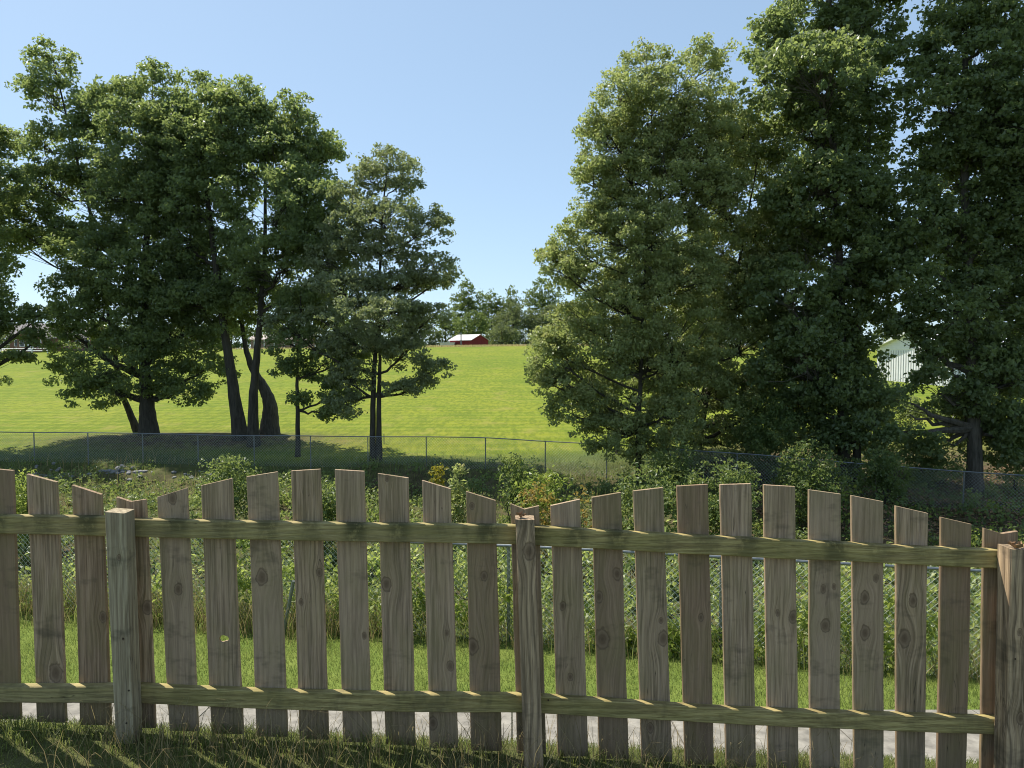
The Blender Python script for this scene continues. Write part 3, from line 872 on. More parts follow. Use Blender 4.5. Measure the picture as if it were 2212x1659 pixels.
# white garage at the right
GRZ = math.radians(24)
ge = at(1968, 842, 72.0)                                   # middle of the gable end we see
gc = ge + 6.0 * np.array([math.cos(GRZ), math.sin(GRZ), 0])
gar = empty('white_garage', gc, 'white garage with ribbed walls glimpsed through the right hand trees', 'garage')
_, put = gable(gar, gc, GRZ, 12.0, 8.0, 4.2, 5.8, M['white'], M['white'], 0.5, 0.2)
M['rib'] = plain_mat('siding_joint', (0.42, 0.42, 0.42), 0.6, 0.1, 2)
def gbox(y0, y1, z0, z1, y2, y3, p, nm, mat):
    MB().hexa(put([[-p, y0, z0], [-p, y1, z0], [-5.98, y1, z0], [-5.98, y0, z0], [-p, y2, z1], [-p, y3, z1], [-5.98, y3, z1], [-5.98, y2, z1]])).obj(nm, mat, gar)
for q in range(28):
    y = -3.85 + q * 0.28
    gbox(y, y + 0.05, 0.1, 3.95, y, y + 0.05, 6.03, 'rib', M['rib'])
for q in range(7):
    z = 4.05 + q * 0.22
    ha = 4.0 * (1 - max(0, z - 4.2) / 1.6) - 0.04; hb = 4.0 * (1 - max(0, z + 0.2 - 4.2) / 1.6) - 0.04
    gbox(-ha, ha, z, z + 0.2, -hb, hb, 6.035, 'lap_board', M['white'])

# ---------------------------------------------------------------- foliage
DENS, LSC = 0.95, 1.15
def unit(v): return v / (np.linalg.norm(v, axis=-1, keepdims=True) + 1e-9)
def leaf_geo(C, N, size, rng, aspect=0.62, droop=0.35):
    n = len(C)
    N = unit(N)
    d = rng.normal(size=(n, 3)); d[:, 2] -= droop
    T = unit(d - N * np.sum(d * N, 1, keepdims=True))
    B = np.cross(N, T)
    L = size[:, None]
    fold = 0.14 * L * N
    p0 = C - T * L * 0.5
    p1 = C + B * L * aspect * 0.5 + fold - T * L * 0.08
    p2 = C + T * L * 0.5 - 0.1 * L * N
    p3 = C - B * L * aspect * 0.5 + fold - T * L * 0.08
    V = np.stack([p0, p1, p2, p3], 1).reshape(-1, 3)
    Q = np.arange(n * 4).reshape(n, 4)
    return V, Q
def foliage_obj(name, C, N, size, var, mat, parent, rng, aspect=0.62, droop=0.35, origin=None):
    V, Q = leaf_geo(C, N, size, rng, aspect, droop)
    return mesh_np(name, V, [Q], mat, parent, origin=origin, attrs=[('var', 'FACE', 'FLOAT', np.clip(var, 0, 1))])
def ball(n, rng, p=0.45):
    d = unit(rng.normal(size=(n, 3)))
    return d, rng.random(n) ** p
def clumps_to_leaves(CC, RC, per, leaf, rng, up=0.42, out=0.65, jit=0.9, flat=0.62, cvar=None):
    n = len(CC)
    k = np.maximum(3, (per * rng.uniform(0.6, 1.4, n) * (RC / RC.mean()) ** 2).astype(int))
    idx = np.repeat(np.arange(n), k)
    m = len(idx)
    d, r = ball(m, rng, 0.5)
    off = d * (r * RC[idx])[:, None]
    off[:, 2] *= flat
    C = CC[idx] + off
    N = d * out + np.array([0, 0, up]) + rng.normal(size=(m, 3)) * jit
    S = leaf * rng.uniform(0.5, 1.45, m)
    cv = (rng.random(n) if cvar is None else cvar)[idx]
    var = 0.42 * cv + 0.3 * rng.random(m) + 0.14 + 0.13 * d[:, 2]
    return C, N, S, var
def tree(name, label, trunks, lobes, D, leaf, mat, bark, group='trees', s=0.8, per=38, seed=1, wpx=20, inner=0.45, zmin=None, hue=0.0, aspect=0.62, cover=1.25, holes=0.0, grow=1.12):
    s *= 0.88; holes *= 0.9
    """trunks: list of (polyline of (px, py[, dd]), width px at base); lobes: (px, py, rx, ry[, dd])"""
    rng = np.random.default_rng(seed)
    base = at(*trunks[0][0][0][:2], D)
    base[2] = H(base[0], base[1])
    t = empty(name, base, label, 'tree', group)
    tm = MB(); lines = []
    for (pl, w) in trunks:
        P = np.array([at(p[0], p[1], D + (p[2] if len(p) > 2 else 0)) for p in pl])
        P[0, 2] = H(P[0, 0], P[0, 1]) - 0.25
        # densify
        tt = np.linspace(0, 1, len(P)); td = np.linspace(0, 1, 26)
        # smooth interpolation
        Pd = np.stack([np.interp(td, tt, P[:, c]) for c in range(3)], 1)
        ker = np.array([1, 2, 1]) / 4
        for _ in range(2):
            for c in range(3):
                q = np.convolve(np.pad(Pd[:, c], 1, 'edge'), ker, 'valid'); q[0] = Pd[0, c]; q[-1] = Pd[-1, c]; Pd[:, c] = q
        Pd[1:-1] += rng.normal(0, 0.012 * D / 40, (24, 3))
        r0 = w * D / F / 2
        rad = r0 * (1 - 0.86 * td ** 0.85)
        zrel = Pd[:, 2] - Pd[0, 2]
        rad = rad * (1 + 0.3 * np.exp(-zrel / (r0 * 2.0)))
        rad = np.maximum(rad, 0.02)
        m1 = len(tm.v)
        tm.tube(Pd, rad, 14)
        Vv = tm.v[m1]
        ang = np.arctan2(Vv[:, 1] - Pd[0, 1], Vv[:, 0] - Pd[0, 0])
        lines.append((Pd, rad))
    tm.obj('trunk', bark, t, smooth=True)
    bm_ = MB()
    CC, RC, CV = [], [], []
    tp0, tp1 = [], []
    for lb in lobes:
        px, py, rx, ry = lb[:4]
        dd = lb[4] if len(lb) > 4 else rng.normal(0, 0.35) * rx * D / F
        c = at(px, py, D + dd)
        Rx, Rz = grow * rx * D / F, grow * ry * D / F
        Ry = max(0.85 * Rx, 0.7 * Rz, 1.0)
        area = 4 * math.pi * ((Rx * Ry) ** 1.6 / 3 + (Rx * Rz) ** 1.6 / 3 + (Ry * Rz) ** 1.6 / 3) ** (1 / 1.6)
        n = max(5, int(cover * area / (s * s) * 0.85))
        d, _ = ball(n, rng)
        d[:, 2] = np.where((d[:, 2] < -0.3) & (rng.random(n) < 0.5), -d[:, 2], d[:, 2])
        r = inner + (1.03 - inner) * rng.random(n) ** 0.5
        # bumpy outline
        bum = 0.74 + 0.56 * vnoise(d[:, 0] * 2.3 + px * 0.13, d[:, 2] * 2.3 + py * 0.17 + d[:, 1] * 1.9)
        off = d * (r * bum)[:, None] * np.array([Rx, Ry, Rz])
        P = c + off
        if holes > 0:
            keep = vnoise(P[:, 0] * 0.55 + 3, P[:, 2] * 0.75 + P[:, 1] * 0.3) > holes
            P = P[keep]; d = d[keep]
        n = len(P)
        if n == 0: continue
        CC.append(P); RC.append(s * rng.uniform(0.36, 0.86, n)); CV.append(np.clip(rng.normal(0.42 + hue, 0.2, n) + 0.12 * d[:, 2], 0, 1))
        # limb from the trunk to the lobe
        ti = int(rng.integers(len(lines)))
        best = min(range(len(lines)), key=lambda q: np.min(np.linalg.norm(lines[q][0][:, :2] - c[:2], axis=1)))
        Pd, rad = lines[best]
        hd = np.linalg.norm(Pd[:, :2] - c[:2], axis=1)
        cost = np.abs(Pd[:, 2] - (c[2] - 0.55 * hd))
        k0 = int(np.clip(np.argmin(cost + 0.15 * hd), 6, len(Pd) - 2))
        A = Pd[k0]
        mid = A * 0.45 + c * 0.55 + np.array([0, 0, -0.1 * np.linalg.norm(c - A)]) + rng.normal(0, 0.12, 3)
        tq = np.linspace(0, 1, 8)[:, None]
        cur = A * (1 - tq) ** 2 + 2 * mid * tq * (1 - tq) + c * tq ** 2
        cur[1:-1] += rng.normal(0, 0.05, (6, 3))
        lr = min(rad[k0] * 0.7, 0.05 + 0.035 * np.linalg.norm(c - A))
        bm_.tube(cur, np.linspace(lr, 0.03, 8), 6, cap=False)
        m = rng.random(n) < 0.35
        Pm = P[m]
        if len(Pm):
            st_ = cur[rng.integers(3, 8, len(Pm))]
            md = st_ * 0.5 + Pm * 0.5 + rng.normal(0, 0.12, Pm.shape)
            tp0 += [st_, md]; tp1 += [md, Pm]
    if tp0:
        bm_.prisms(np.vstack(tp0), np.vstack(tp1), 0.018, 0.009, 3)
    bm_.obj('branches', bark, t)
    CC = np.vstack(CC); RC = np.concatenate(RC); CV = np.concatenate(CV)
    if zmin is not None:
        ok = CC[:, 2] > H(CC[:, 0], CC[:, 1]) + zmin
        CC, RC, CV = CC[ok], RC[ok], CV[ok]
    C, N, S, var = clumps_to_leaves(CC, RC, per * DENS, leaf * LSC, rng, cvar=CV)
    foliage_obj('crown', C, N, S, var, mat, t, rng, aspect)
    return t
GL = 'tall trees along the left of the field'
tree('tree', 'tall tree with thin trunk leaning left and the highest spire at left',
     [([(300, 948), (284, 900), (262, 850), (238, 700), (205, 500), (155, 300), (115, 130)], 17)],
     [(115, 140, 42, 42), (66, 188, 32, 20), (112, 225, 55, 50), (95, 320, 58, 55), (115, 415, 78, 55), (60, 445, 50, 32), (40, 520, 60, 26),
      (195, 330, 55, 75), (190, 440, 75, 65), (10, 480, 40, 40), (150, 500, 60, 50), (90, 520, 55, 26), (160, 260, 50, 60), (210, 260, 50, 50), (240, 400, 70, 70), (200, 540, 60, 50)], 42, 0.17, M['leaf_dark'], M['bark'], GL, seed=11, holes=0.22)
tree('tree', 'broad leafy tree with the thickest straight trunk and low drooping boughs at left',
     [([(322, 948), (318, 880), (314, 820), (305, 680), (320, 450), (330, 250)], 38)],
     [(255, 225, 62, 45), (330, 205, 55, 52), (300, 320, 90, 75), (385, 320, 75, 80), (215, 560, 90, 58), (165, 645, 55, 55), (300, 625, 120, 78), (175, 735, 58, 55),
      (262, 780, 100, 58), (370, 750, 100, 80), (225, 842, 58, 34), (395, 845, 62, 24), (330, 500, 110, 80), (150, 800, 42, 34), (440, 690, 65, 85), (300, 830, 60, 34), (280, 420, 90, 80), (350, 400, 80, 80), (250, 680, 80, 60), (360, 660, 90, 60), (120, 690, 30, 40), (440, 800, 50, 40)],
     40, 0.17, M['leaf_dark'], M['bark'], GL, seed=12, holes=0.2, hue=0.05)
tree('tree', 'tall dark tree whose straight trunk leans left from the middle of the left group',
     [([(521, 952), (508, 870), (495, 780), (475, 650), (450, 450), (430, 260)], 33)],
     [(430, 210, 55, 46), (415, 330, 85, 90), (455, 450, 95, 85), (380, 520, 85, 85), (475, 575, 80, 75), (430, 660, 75, 55), (365, 430, 70, 70), (480, 270, 60, 70), (380, 250, 50, 50), (440, 390, 80, 80), (340, 580, 80, 70), (500, 660, 50, 50)],
     39, 0.17, M['leaf_dark'], M['bark'], GL, seed=13, holes=0.22)
tree('tree', 'tall dark tree with upright trunk right beside the left leaning trunk',
     [([(548, 952), (546, 880), (552, 800), (562, 680), (575, 500), (570, 260)], 27)],
     [(530, 228, 52, 48), (560, 320, 85, 88), (640, 265, 42, 52), (655, 370, 75, 95), (708, 345, 30, 55), (600, 460, 105, 85), (695, 480, 60, 75), (620, 575, 105, 75), (715, 570, 50, 60),
      (570, 655, 80, 42), (675, 655, 70, 42), (500, 300, 60, 80), (600, 380, 80, 80), (540, 500, 80, 80), (660, 520, 80, 70), (520, 600, 70, 60)],
     38, 0.17, M['leaf_dark'], M['bark'], GL, seed=14, holes=0.22)
tree('tree', 'old hollow tree with bulging bent trunk among the left group',
     [([(583, 948), (583, 905), (584, 872), (574, 845), (556, 815), (541, 790), (528, 740), (512, 640)], 40)],
     [(505, 620, 50, 50), (545, 690, 40, 35), (480, 680, 35, 40)],
     40.5, 0.17, M['leaf_dark'], M['bark_pale'], GL, seed=15)
tree('tree', 'slender young tree with thin straight trunk left of the twin trunk',
     [([(643, 972), (643, 880), (641, 800), (648, 720), (650, 620)], 12)],
     [(650, 665, 55, 42), (628, 745, 38, 38), (685, 715, 52, 36), (705, 785, 52, 42), (732, 845, 48, 36), (622, 800, 32, 22), (722, 895, 34, 20), (760, 760, 36, 46), (650, 860, 14, 14)],
     36, 0.15, M['leaf_dark'], M['bark'], GL, seed=16, s=0.6, per=30, holes=0.25)
tree('tree', 'open greyish green tree on two close parallel trunks by the field',
     [([(805, 998), (806, 900), (807, 800), (816, 700), (820, 600), (826, 450), (838, 360)], 15), ([(819, 1000), (818, 900), (820, 800), (822, 740), (818, 680)], 15)],
     [(842, 362, 58, 38), (800, 392, 26, 30), (872, 400, 30, 16), (752, 440, 52, 34), (835, 478, 95, 36), (925, 500, 42, 38), (735, 512, 50, 36), (805, 545, 85, 34), (930, 572, 50, 20), (700, 565, 34, 30),
      (860, 612, 105, 18), (952, 604, 30, 15), (740, 630, 75, 32), (820, 682, 115, 36), (918, 700, 45, 40), (690, 690, 45, 34), (780, 752, 85, 36), (880, 760, 65, 30), (940, 800, 36, 20),
      (757, 820, 45, 30), (870, 838, 40, 14), (742, 872, 36, 24), (908, 830, 36, 14), (610, 700, 40, 30)],
     35, 0.125, M['leaf_grey'], M['bark'], GL, seed=17, s=0.58, per=34, holes=0.22, grow=1.14)
tree('tree', 'tree at the left frame edge with only its hanging boughs in view',
     [([(-160, 960), (-155, 800), (-150, 600), (-120, 300)], 36)],
     [(-45, 330, 65, 50), (14, 300, 26, 18), (0, 395, 52, 36), (-40, 600, 60, 50), (-5, 690, 36, 55), (30, 690, 42, 26), (74, 695, 26, 30), (80, 735, 12, 24), (12, 775, 52, 12), (-20, 830, 34, 14), (-110, 500, 110, 180), (-120, 720, 90, 90)],
     38, 0.17, M['leaf_dark'], M['bark'], GL, seed=18, holes=0.2)
GR = 'tall trees along the right of the field'
tree('tree', 'light yellowish green maple standing leftmost of the right hand trees',
     [([(1380, 1018), (1379, 950), (1382, 850), (1388, 700), (1400, 450), (1410, 200)], 15)],
     [(1402, 155, 64, 44), (1518, 150, 52, 50), (1342, 215, 48, 46), (1302, 305, 52, 52), (1400, 275, 88, 78), (1500, 270, 75, 78), (1282, 395, 40, 52), (1360, 395, 88, 78), (1470, 400, 95, 85),
      (1280, 495, 56, 50), (1380, 530, 110, 78), (1215, 580, 46, 40), (1295, 610, 90, 50), (1420, 640, 105, 75), (1210, 785, 54, 56), (1300, 760, 100, 68), (1262, 860, 62, 46),
      (1400, 800, 105, 80), (1312, 925, 46, 34), (1290, 965, 26, 16), (1185, 740, 30, 30), (1440, 900, 70, 50), (1460, 200, 60, 60), (1340, 330, 70, 70), (1440, 520, 80, 80), (1340, 660, 80, 50), (1190, 560, 26, 22), (1240, 540, 50, 40), (1360, 860, 80, 60), (1190, 830, 34, 40), (1480, 760, 80, 80), (1180, 790, 34, 50), (1235, 895, 50, 40), (1350, 940, 80, 45), (1425, 985, 60, 34), (1235, 690, 46, 36), (1560, 330, 60, 60), (1470, 320, 80, 70), (1540, 430, 70, 70), (1330, 480, 70, 60), (1480, 600, 80, 70)],
     31, 0.115, M['leaf_maple'], M['bark'], GR, seed=21, s=0.62, per=48, hue=0.02, holes=0.16, inner=0.4)
tree('tree', 'small maple with reddish trunk half hidden behind the leftmost right hand tree',
     [([(1337, 952), (1330, 900), (1325, 800), (1330, 680)], 13)],
     [(1330, 700, 75, 75), (1385, 800, 75, 75), (1450, 720, 60, 70), (1420, 600, 80, 80), (1480, 840, 80, 80)], 36, 0.12, M['leaf_maple'], M['bark_pale'], GR, seed=22, s=0.65, per=50)
tree('tree', 'yellowish green maple leaning right in front of the dark tall tree',
     [([(1505, 1040), (1510, 950), (1540, 800), (1600, 560), (1640, 320)], 17)],
     [(1642, 315, 50, 58), (1595, 400, 78, 75), (1690, 400, 60, 82), (1640, 500, 95, 85), (1545, 560, 90, 85), (1560, 650, 105, 85), (1690, 620, 95, 90), (1600, 760, 115, 85), (1515, 850, 95, 75), (1560, 960, 80, 50), (1470, 960, 50, 50), (1600, 300, 40, 50), (1580, 240, 40, 40), (1680, 850, 90, 70), (1620, 870, 90, 70), (1690, 500, 80, 80), (1560, 460, 70, 70), (1620, 640, 90, 80)],
     33, 0.12, M['leaf_maple'], M['bark'], GR, seed=23, s=0.66, per=50, holes=0.16, hue=-0.08, inner=0.4)
tree('tree', 'very tall dark tree on two trunks left of the white garage',
     [([(1822, 1068), (1822, 950), (1820, 850), (1815, 600), (1802, 350), (1792, 60), (1795, -120)], 30), ([(1852, 1066), (1850, 900), (1852, 700), (1870, 400), (1890, 100)], 20)],
     [(1700, 55, 50, 60), (1790, 20, 95, 85), (1880, 40, 62, 80), (1672, 180, 42, 58), (1760, 180, 105, 85), (1868, 180, 72, 75), (1735, 300, 80, 78), (1842, 300, 80, 75), (1800, 430, 105, 75), (1882, 450, 36, 60),
      (1790, 560, 115, 85), (1868, 610, 44, 75), (1765, 700, 105, 85), (1838, 740, 52, 75), (1800, 840, 100, 75), (1715, 860, 90, 75), (1862, 880, 62, 40), (1700, 660, 80, 80), (1800, -130, 130, 100), (1660, 100, 40, 50), (1830, 110, 90, 80), (1720, 120, 70, 70), (1790, 260, 90, 80), (1760, 400, 80, 80), (1850, 380, 70, 80), (1840, 520, 70, 80), (1740, 620, 90, 90), (1720, 780, 90, 80), (1780, 780, 100, 80), (1850, 960, 90, 60), (1740, 960, 110, 60), (1920, 130, 36, 60), (1905, 545, 34, 60), (1902, 645, 34, 50), (1895, 860, 40, 30)],
     31.5, 0.155, M['leaf_pop'], M['bark_pale'], GR, seed=24, s=0.75, per=40, holes=0.2, aspect=0.8)
tree('tree', 'very tall dark tree rising out of frame at the far right',
     [([(2105, 1078), (2105, 980), (2102, 850), (2090, 600), (2080, 300), (2090, 0), (2095, -150)], 36)],
     [(2060, 55, 62, 70), (2150, 80, 85, 105), (2005, 130, 26, 46), (2040, 230, 70, 75), (2150, 260, 95, 105), (2005, 335, 44, 50), (2085, 400, 105, 85), (2190, 420, 75, 95), (1998, 480, 58, 80), (2090, 560, 115, 85),
      (2190, 600, 75, 95), (1985, 620, 55, 60), (2060, 680, 85, 55), (2165, 720, 85, 75), (2110, 790, 90, 55), (2030, 850, 70, 50), (2150, 880, 110, 65), (1965, 895, 45, 40), (2190, -60, 120, 100), (2060, -90, 90, 80), (2310, 350, 110, 300), (2110, 150, 90, 90), (2090, 320, 80, 80), (2150, 340, 90, 80), (2040, 540, 70, 80), (2150, 500, 90, 80), (2130, 650, 90, 60), (2200, 820, 70, 60), (2080, 920, 100, 60), (1990, 960, 80, 50), (2180, 950, 80, 60), (1950, 560, 30, 50), (2035, 735, 45, 36), (2045, 790, 55, 42), (2120, 745, 70, 45), (1940, 705, 36, 18), (1955, 868, 60, 26), (2180, 790, 60, 50), (1965, 930, 55, 40), (2035, 965, 55, 40), (1900, 930, 45, 40), (2020, 905, 50, 36)],
     30, 0.155, M['leaf_pop'], M['bark_pale'], GR, seed=25, s=0.75, per=40, holes=0.22, aspect=0.8)

# far trees beyond the crest
def far_tree(label, px, top, w, D, mat, seed, base=757, bushy=False):
    h = base - top
    lob = []
    rng = np.random.default_rng(seed)
    if bushy:
        lob = [(px, base - h * 0.45, w * 0.5, h * 0.5, 0), (px - w * 0.3, base - h * 0.3, w * 0.28, h * 0.32, 0), (px + w * 0.3, base - h * 0.3, w * 0.28, h * 0.32, 0)]
    else:
        lob = [(px + rng.normal(0, w * 0.05), top + h * 0.16, w * 0.2, h * 0.16, 0), (px - w * 0.2, top + h * 0.36, w * 0.27, h * 0.19, 0), (px + w * 0.22, top + h * 0.38, w * 0.27, h * 0.2, 1),
               (px, top + h * 0.5, w * 0.36, h * 0.24, -1), (px - w * 0.24, base - h * 0.28, w * 0.24, h * 0.2, 0), (px + w * 0.24, base - h * 0.28, w * 0.24, h * 0.22, 0),
               (px - w * 0.2, base - h * 0.08, w * 0.26, h * 0.12, -3), (px + w * 0.2, base - h * 0.08, w * 0.26, h * 0.12, -3)]
    tree('far_tree', label, [([(px, base + 4), (px, base - h * 0.5), (px, top + h * 0.15)], max(4, w * 0.05))], lob, D, 0.6, mat, M['bark'],
         'trees beyond the crest of the field', s=2.1, per=12, seed=seed, inner=0.5)
far_tree('tallest round topped tree far behind the red barn', 1012, 608, 84, 255, M['leaf_far'], 41)
far_tree('mid green tree between the twin trunk and the far tall tree', 962, 672, 66, 245, M['leaf_far'], 42)
far_tree('far tree with pointed top right of the tallest far tree', 1062, 632, 62, 262, M['leaf_far'], 43)
far_tree('far tree with two rounded tops above the bushy green dome', 1100, 624, 52, 262, M['leaf_far'], 44)
far_tree('broad green tree directly behind the red barn roof', 1022, 672, 78, 228, M['leaf_far'], 45)
far_tree('dull grey green tree right of the red barn', 1108, 652, 96, 235, M['leaf_farg'], 46)
far_tree('tall far tree half hidden behind the light maple', 1172, 600, 90, 255, M['leaf_far'], 47)
far_tree('dark grey green tree at the right end of the crest', 1190, 660, 100, 235, M['leaf_farg'], 48)
far_tree('round dome shaped bush beside the red barn', 1084, 694, 60, 214, M['leaf_farg'], 49, 752, True)
FARL = ['far tree seen through the right side of the twin trunk crown', 'far tree directly behind the twin trunk', 'far tree between the slender young tree and the twin trunk', 'far tree behind the slender young tree',
        'far tree behind the plank shed roof', 'far tree behind the straight leaning trunk', 'far tree behind the low boughs right of the thickest trunk', 'far tree hidden behind the thickest trunk of the left group',
        'far tree behind the low boughs nearest the brick house', 'far tree left of the brick house at the frame edge', 'far tree behind the lower left boughs of the light maple', 'far tree behind the trunk of the light maple',
        'far tree behind the leaning right maple', 'far tree between the leaning maple and the two dark trunks', 'far tree behind the two tall dark trunks', 'far tree behind the roof of the white garage', 'far tree behind the rightmost trunk']
for q, (px, top, w, dd) in enumerate([(900, 668, 90, 240), (840, 690, 80, 250), (760, 672, 100, 245), (690, 695, 80, 250), (600, 690, 90, 240), (500, 690, 90, 235), (400, 695, 100, 240), (300, 690, 90, 230), (205, 690, 90, 215), (25, 705, 70, 200), (1260, 640, 110, 240), (1380, 670, 130, 230), (1500, 660, 130, 230), (1640, 670, 140, 230), (1780, 670, 140, 210), (1960, 690, 130, 190), (2130, 690, 150, 180)]):
    lab = FARL[q]
    far_tree(lab, px, top, w, dd, M['leaf_far'] if q % 3 else M['leaf_farg'], 60 + q, 757 if px < 1300 else 770)

# shrubs on the far bank
def shrub(label, px, py, w, h, D, mat, seed, leaf=0.12, group='shrubs on the overgrown bank', per=24, s=0.45, stems=5, cover=1.0, droop=0.35, name='shrub', aspect=0.6):
    """px, py: foot in the picture; w, h: size in picture px"""
    rng = np.random.default_rng(seed)
    b = at(px, py, D); b[2] = H(b[0], b[1])
    W = w * D / F / 2; Hh = at(px, py - h, D)[2] - b[2]
    t = empty(name, b, label, 'plant', group)
    sm = MB()
    n = max(6, int(cover * 9 * W * Hh / (s * s)))
    d, r = ball(n, rng, 0.5)
    P = b + np.stack([d[:, 0] * r * W, d[:, 1] * r * W, Hh * (0.55 + 0.48 * d[:, 2] * r)], 1)
    for q in range(stems):
        e = P[rng.integers(n)]
        m_ = b * 0.5 + e * 0.5 + rng.normal(0, 0.08 * Hh, 3)
        f_ = b + rng.normal(0, 0.06 * W, 3) * np.array([1, 1, 0]); f_[2] = b[2] - 0.1
        sm.tube([f_, m_, e], [0.022, 0.015, 0.007], 5, cap=False)
    sm.obj('stems', M['bark'], t)
    C, N, S, var = clumps_to_leaves(P, s * rng.uniform(0.5, 0.9, n), per, leaf, rng, flat=0.75)
    foliage_obj('foliage', C, N, S, var, mat, t, rng, aspect, droop)
    return t
shrub('bright yellow green shrub at the left edge above the pickets', 48, 1105, 95, 85, 22, M['leaf_bright'], 71)
shrub('yellow leaved sapling standing alone above the scalloped pickets', 942, 1085, 34, 88, 22, M['leaf_yellow'], 72, 0.15, per=12, s=0.3, cover=0.8)
shrub('small pale green sapling right of the yellow leaved one', 988, 1078, 44, 76, 24, M['leaf_maple'], 73, 0.15, per=14, s=0.32, cover=0.7)
shrub('feathery green shrub with tall compound leaves left of the bright bush', 1118, 1082, 90, 112, 23, M['leaf_vine'], 74, 0.16, per=18, s=0.4, droop=0.9, aspect=0.4, cover=0.8)
shrub('big bright green bush in the middle of the bank', 1175, 1105, 130, 95, 21, M['leaf_bright'], 75, 0.13)
shrub('orange tipped shrub just behind the middle fence post', 1165, 1125, 80, 90, 19, M['leaf_orange'], 76, 0.11, per=16, s=0.36, cover=0.7)
shrub('yellowish shrub with reddish tips right of the middle fence post', 1262, 1150, 62, 90, 18, M['leaf_orange'], 77, 0.11, per=14, s=0.36, cover=0.6)
shrub('dark leafy bush in the left middle of the bank', 482, 1075, 150, 85, 24, M['leaf_vine'], 78)
shrub('mid green bush behind the highest pickets of the left section', 700, 1100, 150, 75, 22, M['leaf_vine'], 79)
shrub('dark bush behind the pickets right of the middle post', 1400, 1115, 160, 105, 20, M['leaf_vine'], 80)
shrub('shaded bush right of centre beneath the maples', 1560, 1085, 170, 95, 23, M['leaf_vine'], 81)
shrub('shaded bush at the foot of the two tall dark trunks', 1745, 1075, 150, 110, 25, M['leaf_vine'], 82)
shrub('pale leafed shrub by the thick far fence post', 1905, 1065, 110, 95, 27.5, M['leaf_vine'], 83)
shrub('shrub behind the far fence left of the rightmost trunk', 2010, 1050, 120, 100, 30, M['leaf_vine'], 84)
shrub('dark shrub behind the far fence in the right corner', 2190, 1050, 110, 150, 30, M['leaf_vine'], 85)
shrub('tall shrub filling the gap between the right maples', 1650, 1030, 170, 180, 31, M['leaf_vine'], 86)
shrub('tall shaded shrub behind the two dark trunks', 1900, 1010, 170, 190, 34, M['leaf_pop'], 87)
shrub('low shrub under the light maple', 1455, 1050, 120, 90, 27, M['leaf_vine'], 88)

# ---------------------------------------------------------------- ground cover, weeds and grass
def blades(P, h, w, lean, rng, var, mat, name, seg=True):
    n = len(P)
    a = rng.uniform(0, 2 * math.pi, n)
    side = np.stack([np.cos(a), np.sin(a), np.zeros(n)], 1) * (w / 2)[:, None]
    b = rng.uniform(0, 2 * math.pi, n)
    ln = np.stack([np.cos(b), np.sin(b), np.zeros(n)], 1) * (lean * h)[:, None]
    up = np.array([0, 0, 1.0])
    if seg:
        m1 = P + ln * 0.18 + up * (h * 0.45)[:, None]
        m2 = P + ln * 0.55 + up * (h * 0.8)[:, None]
        tp = P + ln * 1.05 + up * (h * (1 - 0.35 * lean))[:, None]
        V = np.stack([P - side, P + side, m1 + side * 0.9, m1 - side * 0.9, m2 + side * 0.6, m2 - side * 0.6, tp], 1).reshape(-1, 3)
        k = np.arange(n)[:, None] * 7
        Q = np.vstack([k + np.array([[0, 1, 2, 3]]), k + np.array([[3, 2, 4, 5]])])
        T = k + np.array([[5, 4, 6]])
        return mesh_np(name, V, [Q, T], mat, None, attrs=[('var', 'FACE', 'FLOAT', np.clip(np.concatenate([var, var, var]), 0, 1))])
    tp = P + ln + up * h[:, None]
    V = np.stack([P - side, P + side, tp], 1).reshape(-1, 3)
    return mesh_np(name, V, [np.arange(n * 3).reshape(n, 3)], mat, None, attrs=[('var', 'FACE', 'FLOAT', np.clip(var, 0, 1))])
def on_ground(x, y, dz=0.0): return np.stack([x, y, H(x, y) + dz], 1)
rng = np.random.default_rng(99)
# foreground turf at the foot of the wooden fence
n = 36000
x = rng.uniform(-2.9, 2.9, n); y = rng.uniform(2.35, 3.75, n)
tuft = vnoise(x * 3.1 + 5, y * 2.5)
line = np.exp(-((y - 3.25) / 0.16) ** 2)
keep = rng.random(n) < 0.45 + 0.5 * tuft + 0.4 * line
x, y, tuft, line = x[keep], y[keep], tuft[keep], line[keep]
n = len(x)
h = (0.018 + 0.032 * rng.random(n) + line * (0.012 + 0.17 * np.clip(tuft - 0.25, 0, 1) ** 1.4 * rng.random(n)))
o = blades(on_ground(x, y, -0.005), h, rng.uniform(0.002, 0.0045, n), rng.uniform(0.15, 0.95, n), rng, 0.2 + 0.5 * rng.random(n) + 0.4 * (rng.random(n) < 0.28), M['grass'], 'grass')
tag(o, 'straggly grass growing round the foot of the wooden fence', 'grass', kind='stuff')
n = 2600
x = rng.uniform(-3.2, 3.2, n); y = rng.normal(3.12, 0.2, n)
k_ = vnoise(x * 2.2 + 15, y) > 0.42; x, y = x[k_], y[k_]; n = len(x)
o = blades(on_ground(x, y, -0.005), rng.uniform(0.08, 0.28, n), rng.uniform(0.0018, 0.003, n), rng.uniform(0.2, 0.9, n), rng, rng.random(n), M['dry'], 'dry_grass')
tag(o, 'dry straw coloured grass stalks among the pickets at ground level', 'grass', kind='stuff')
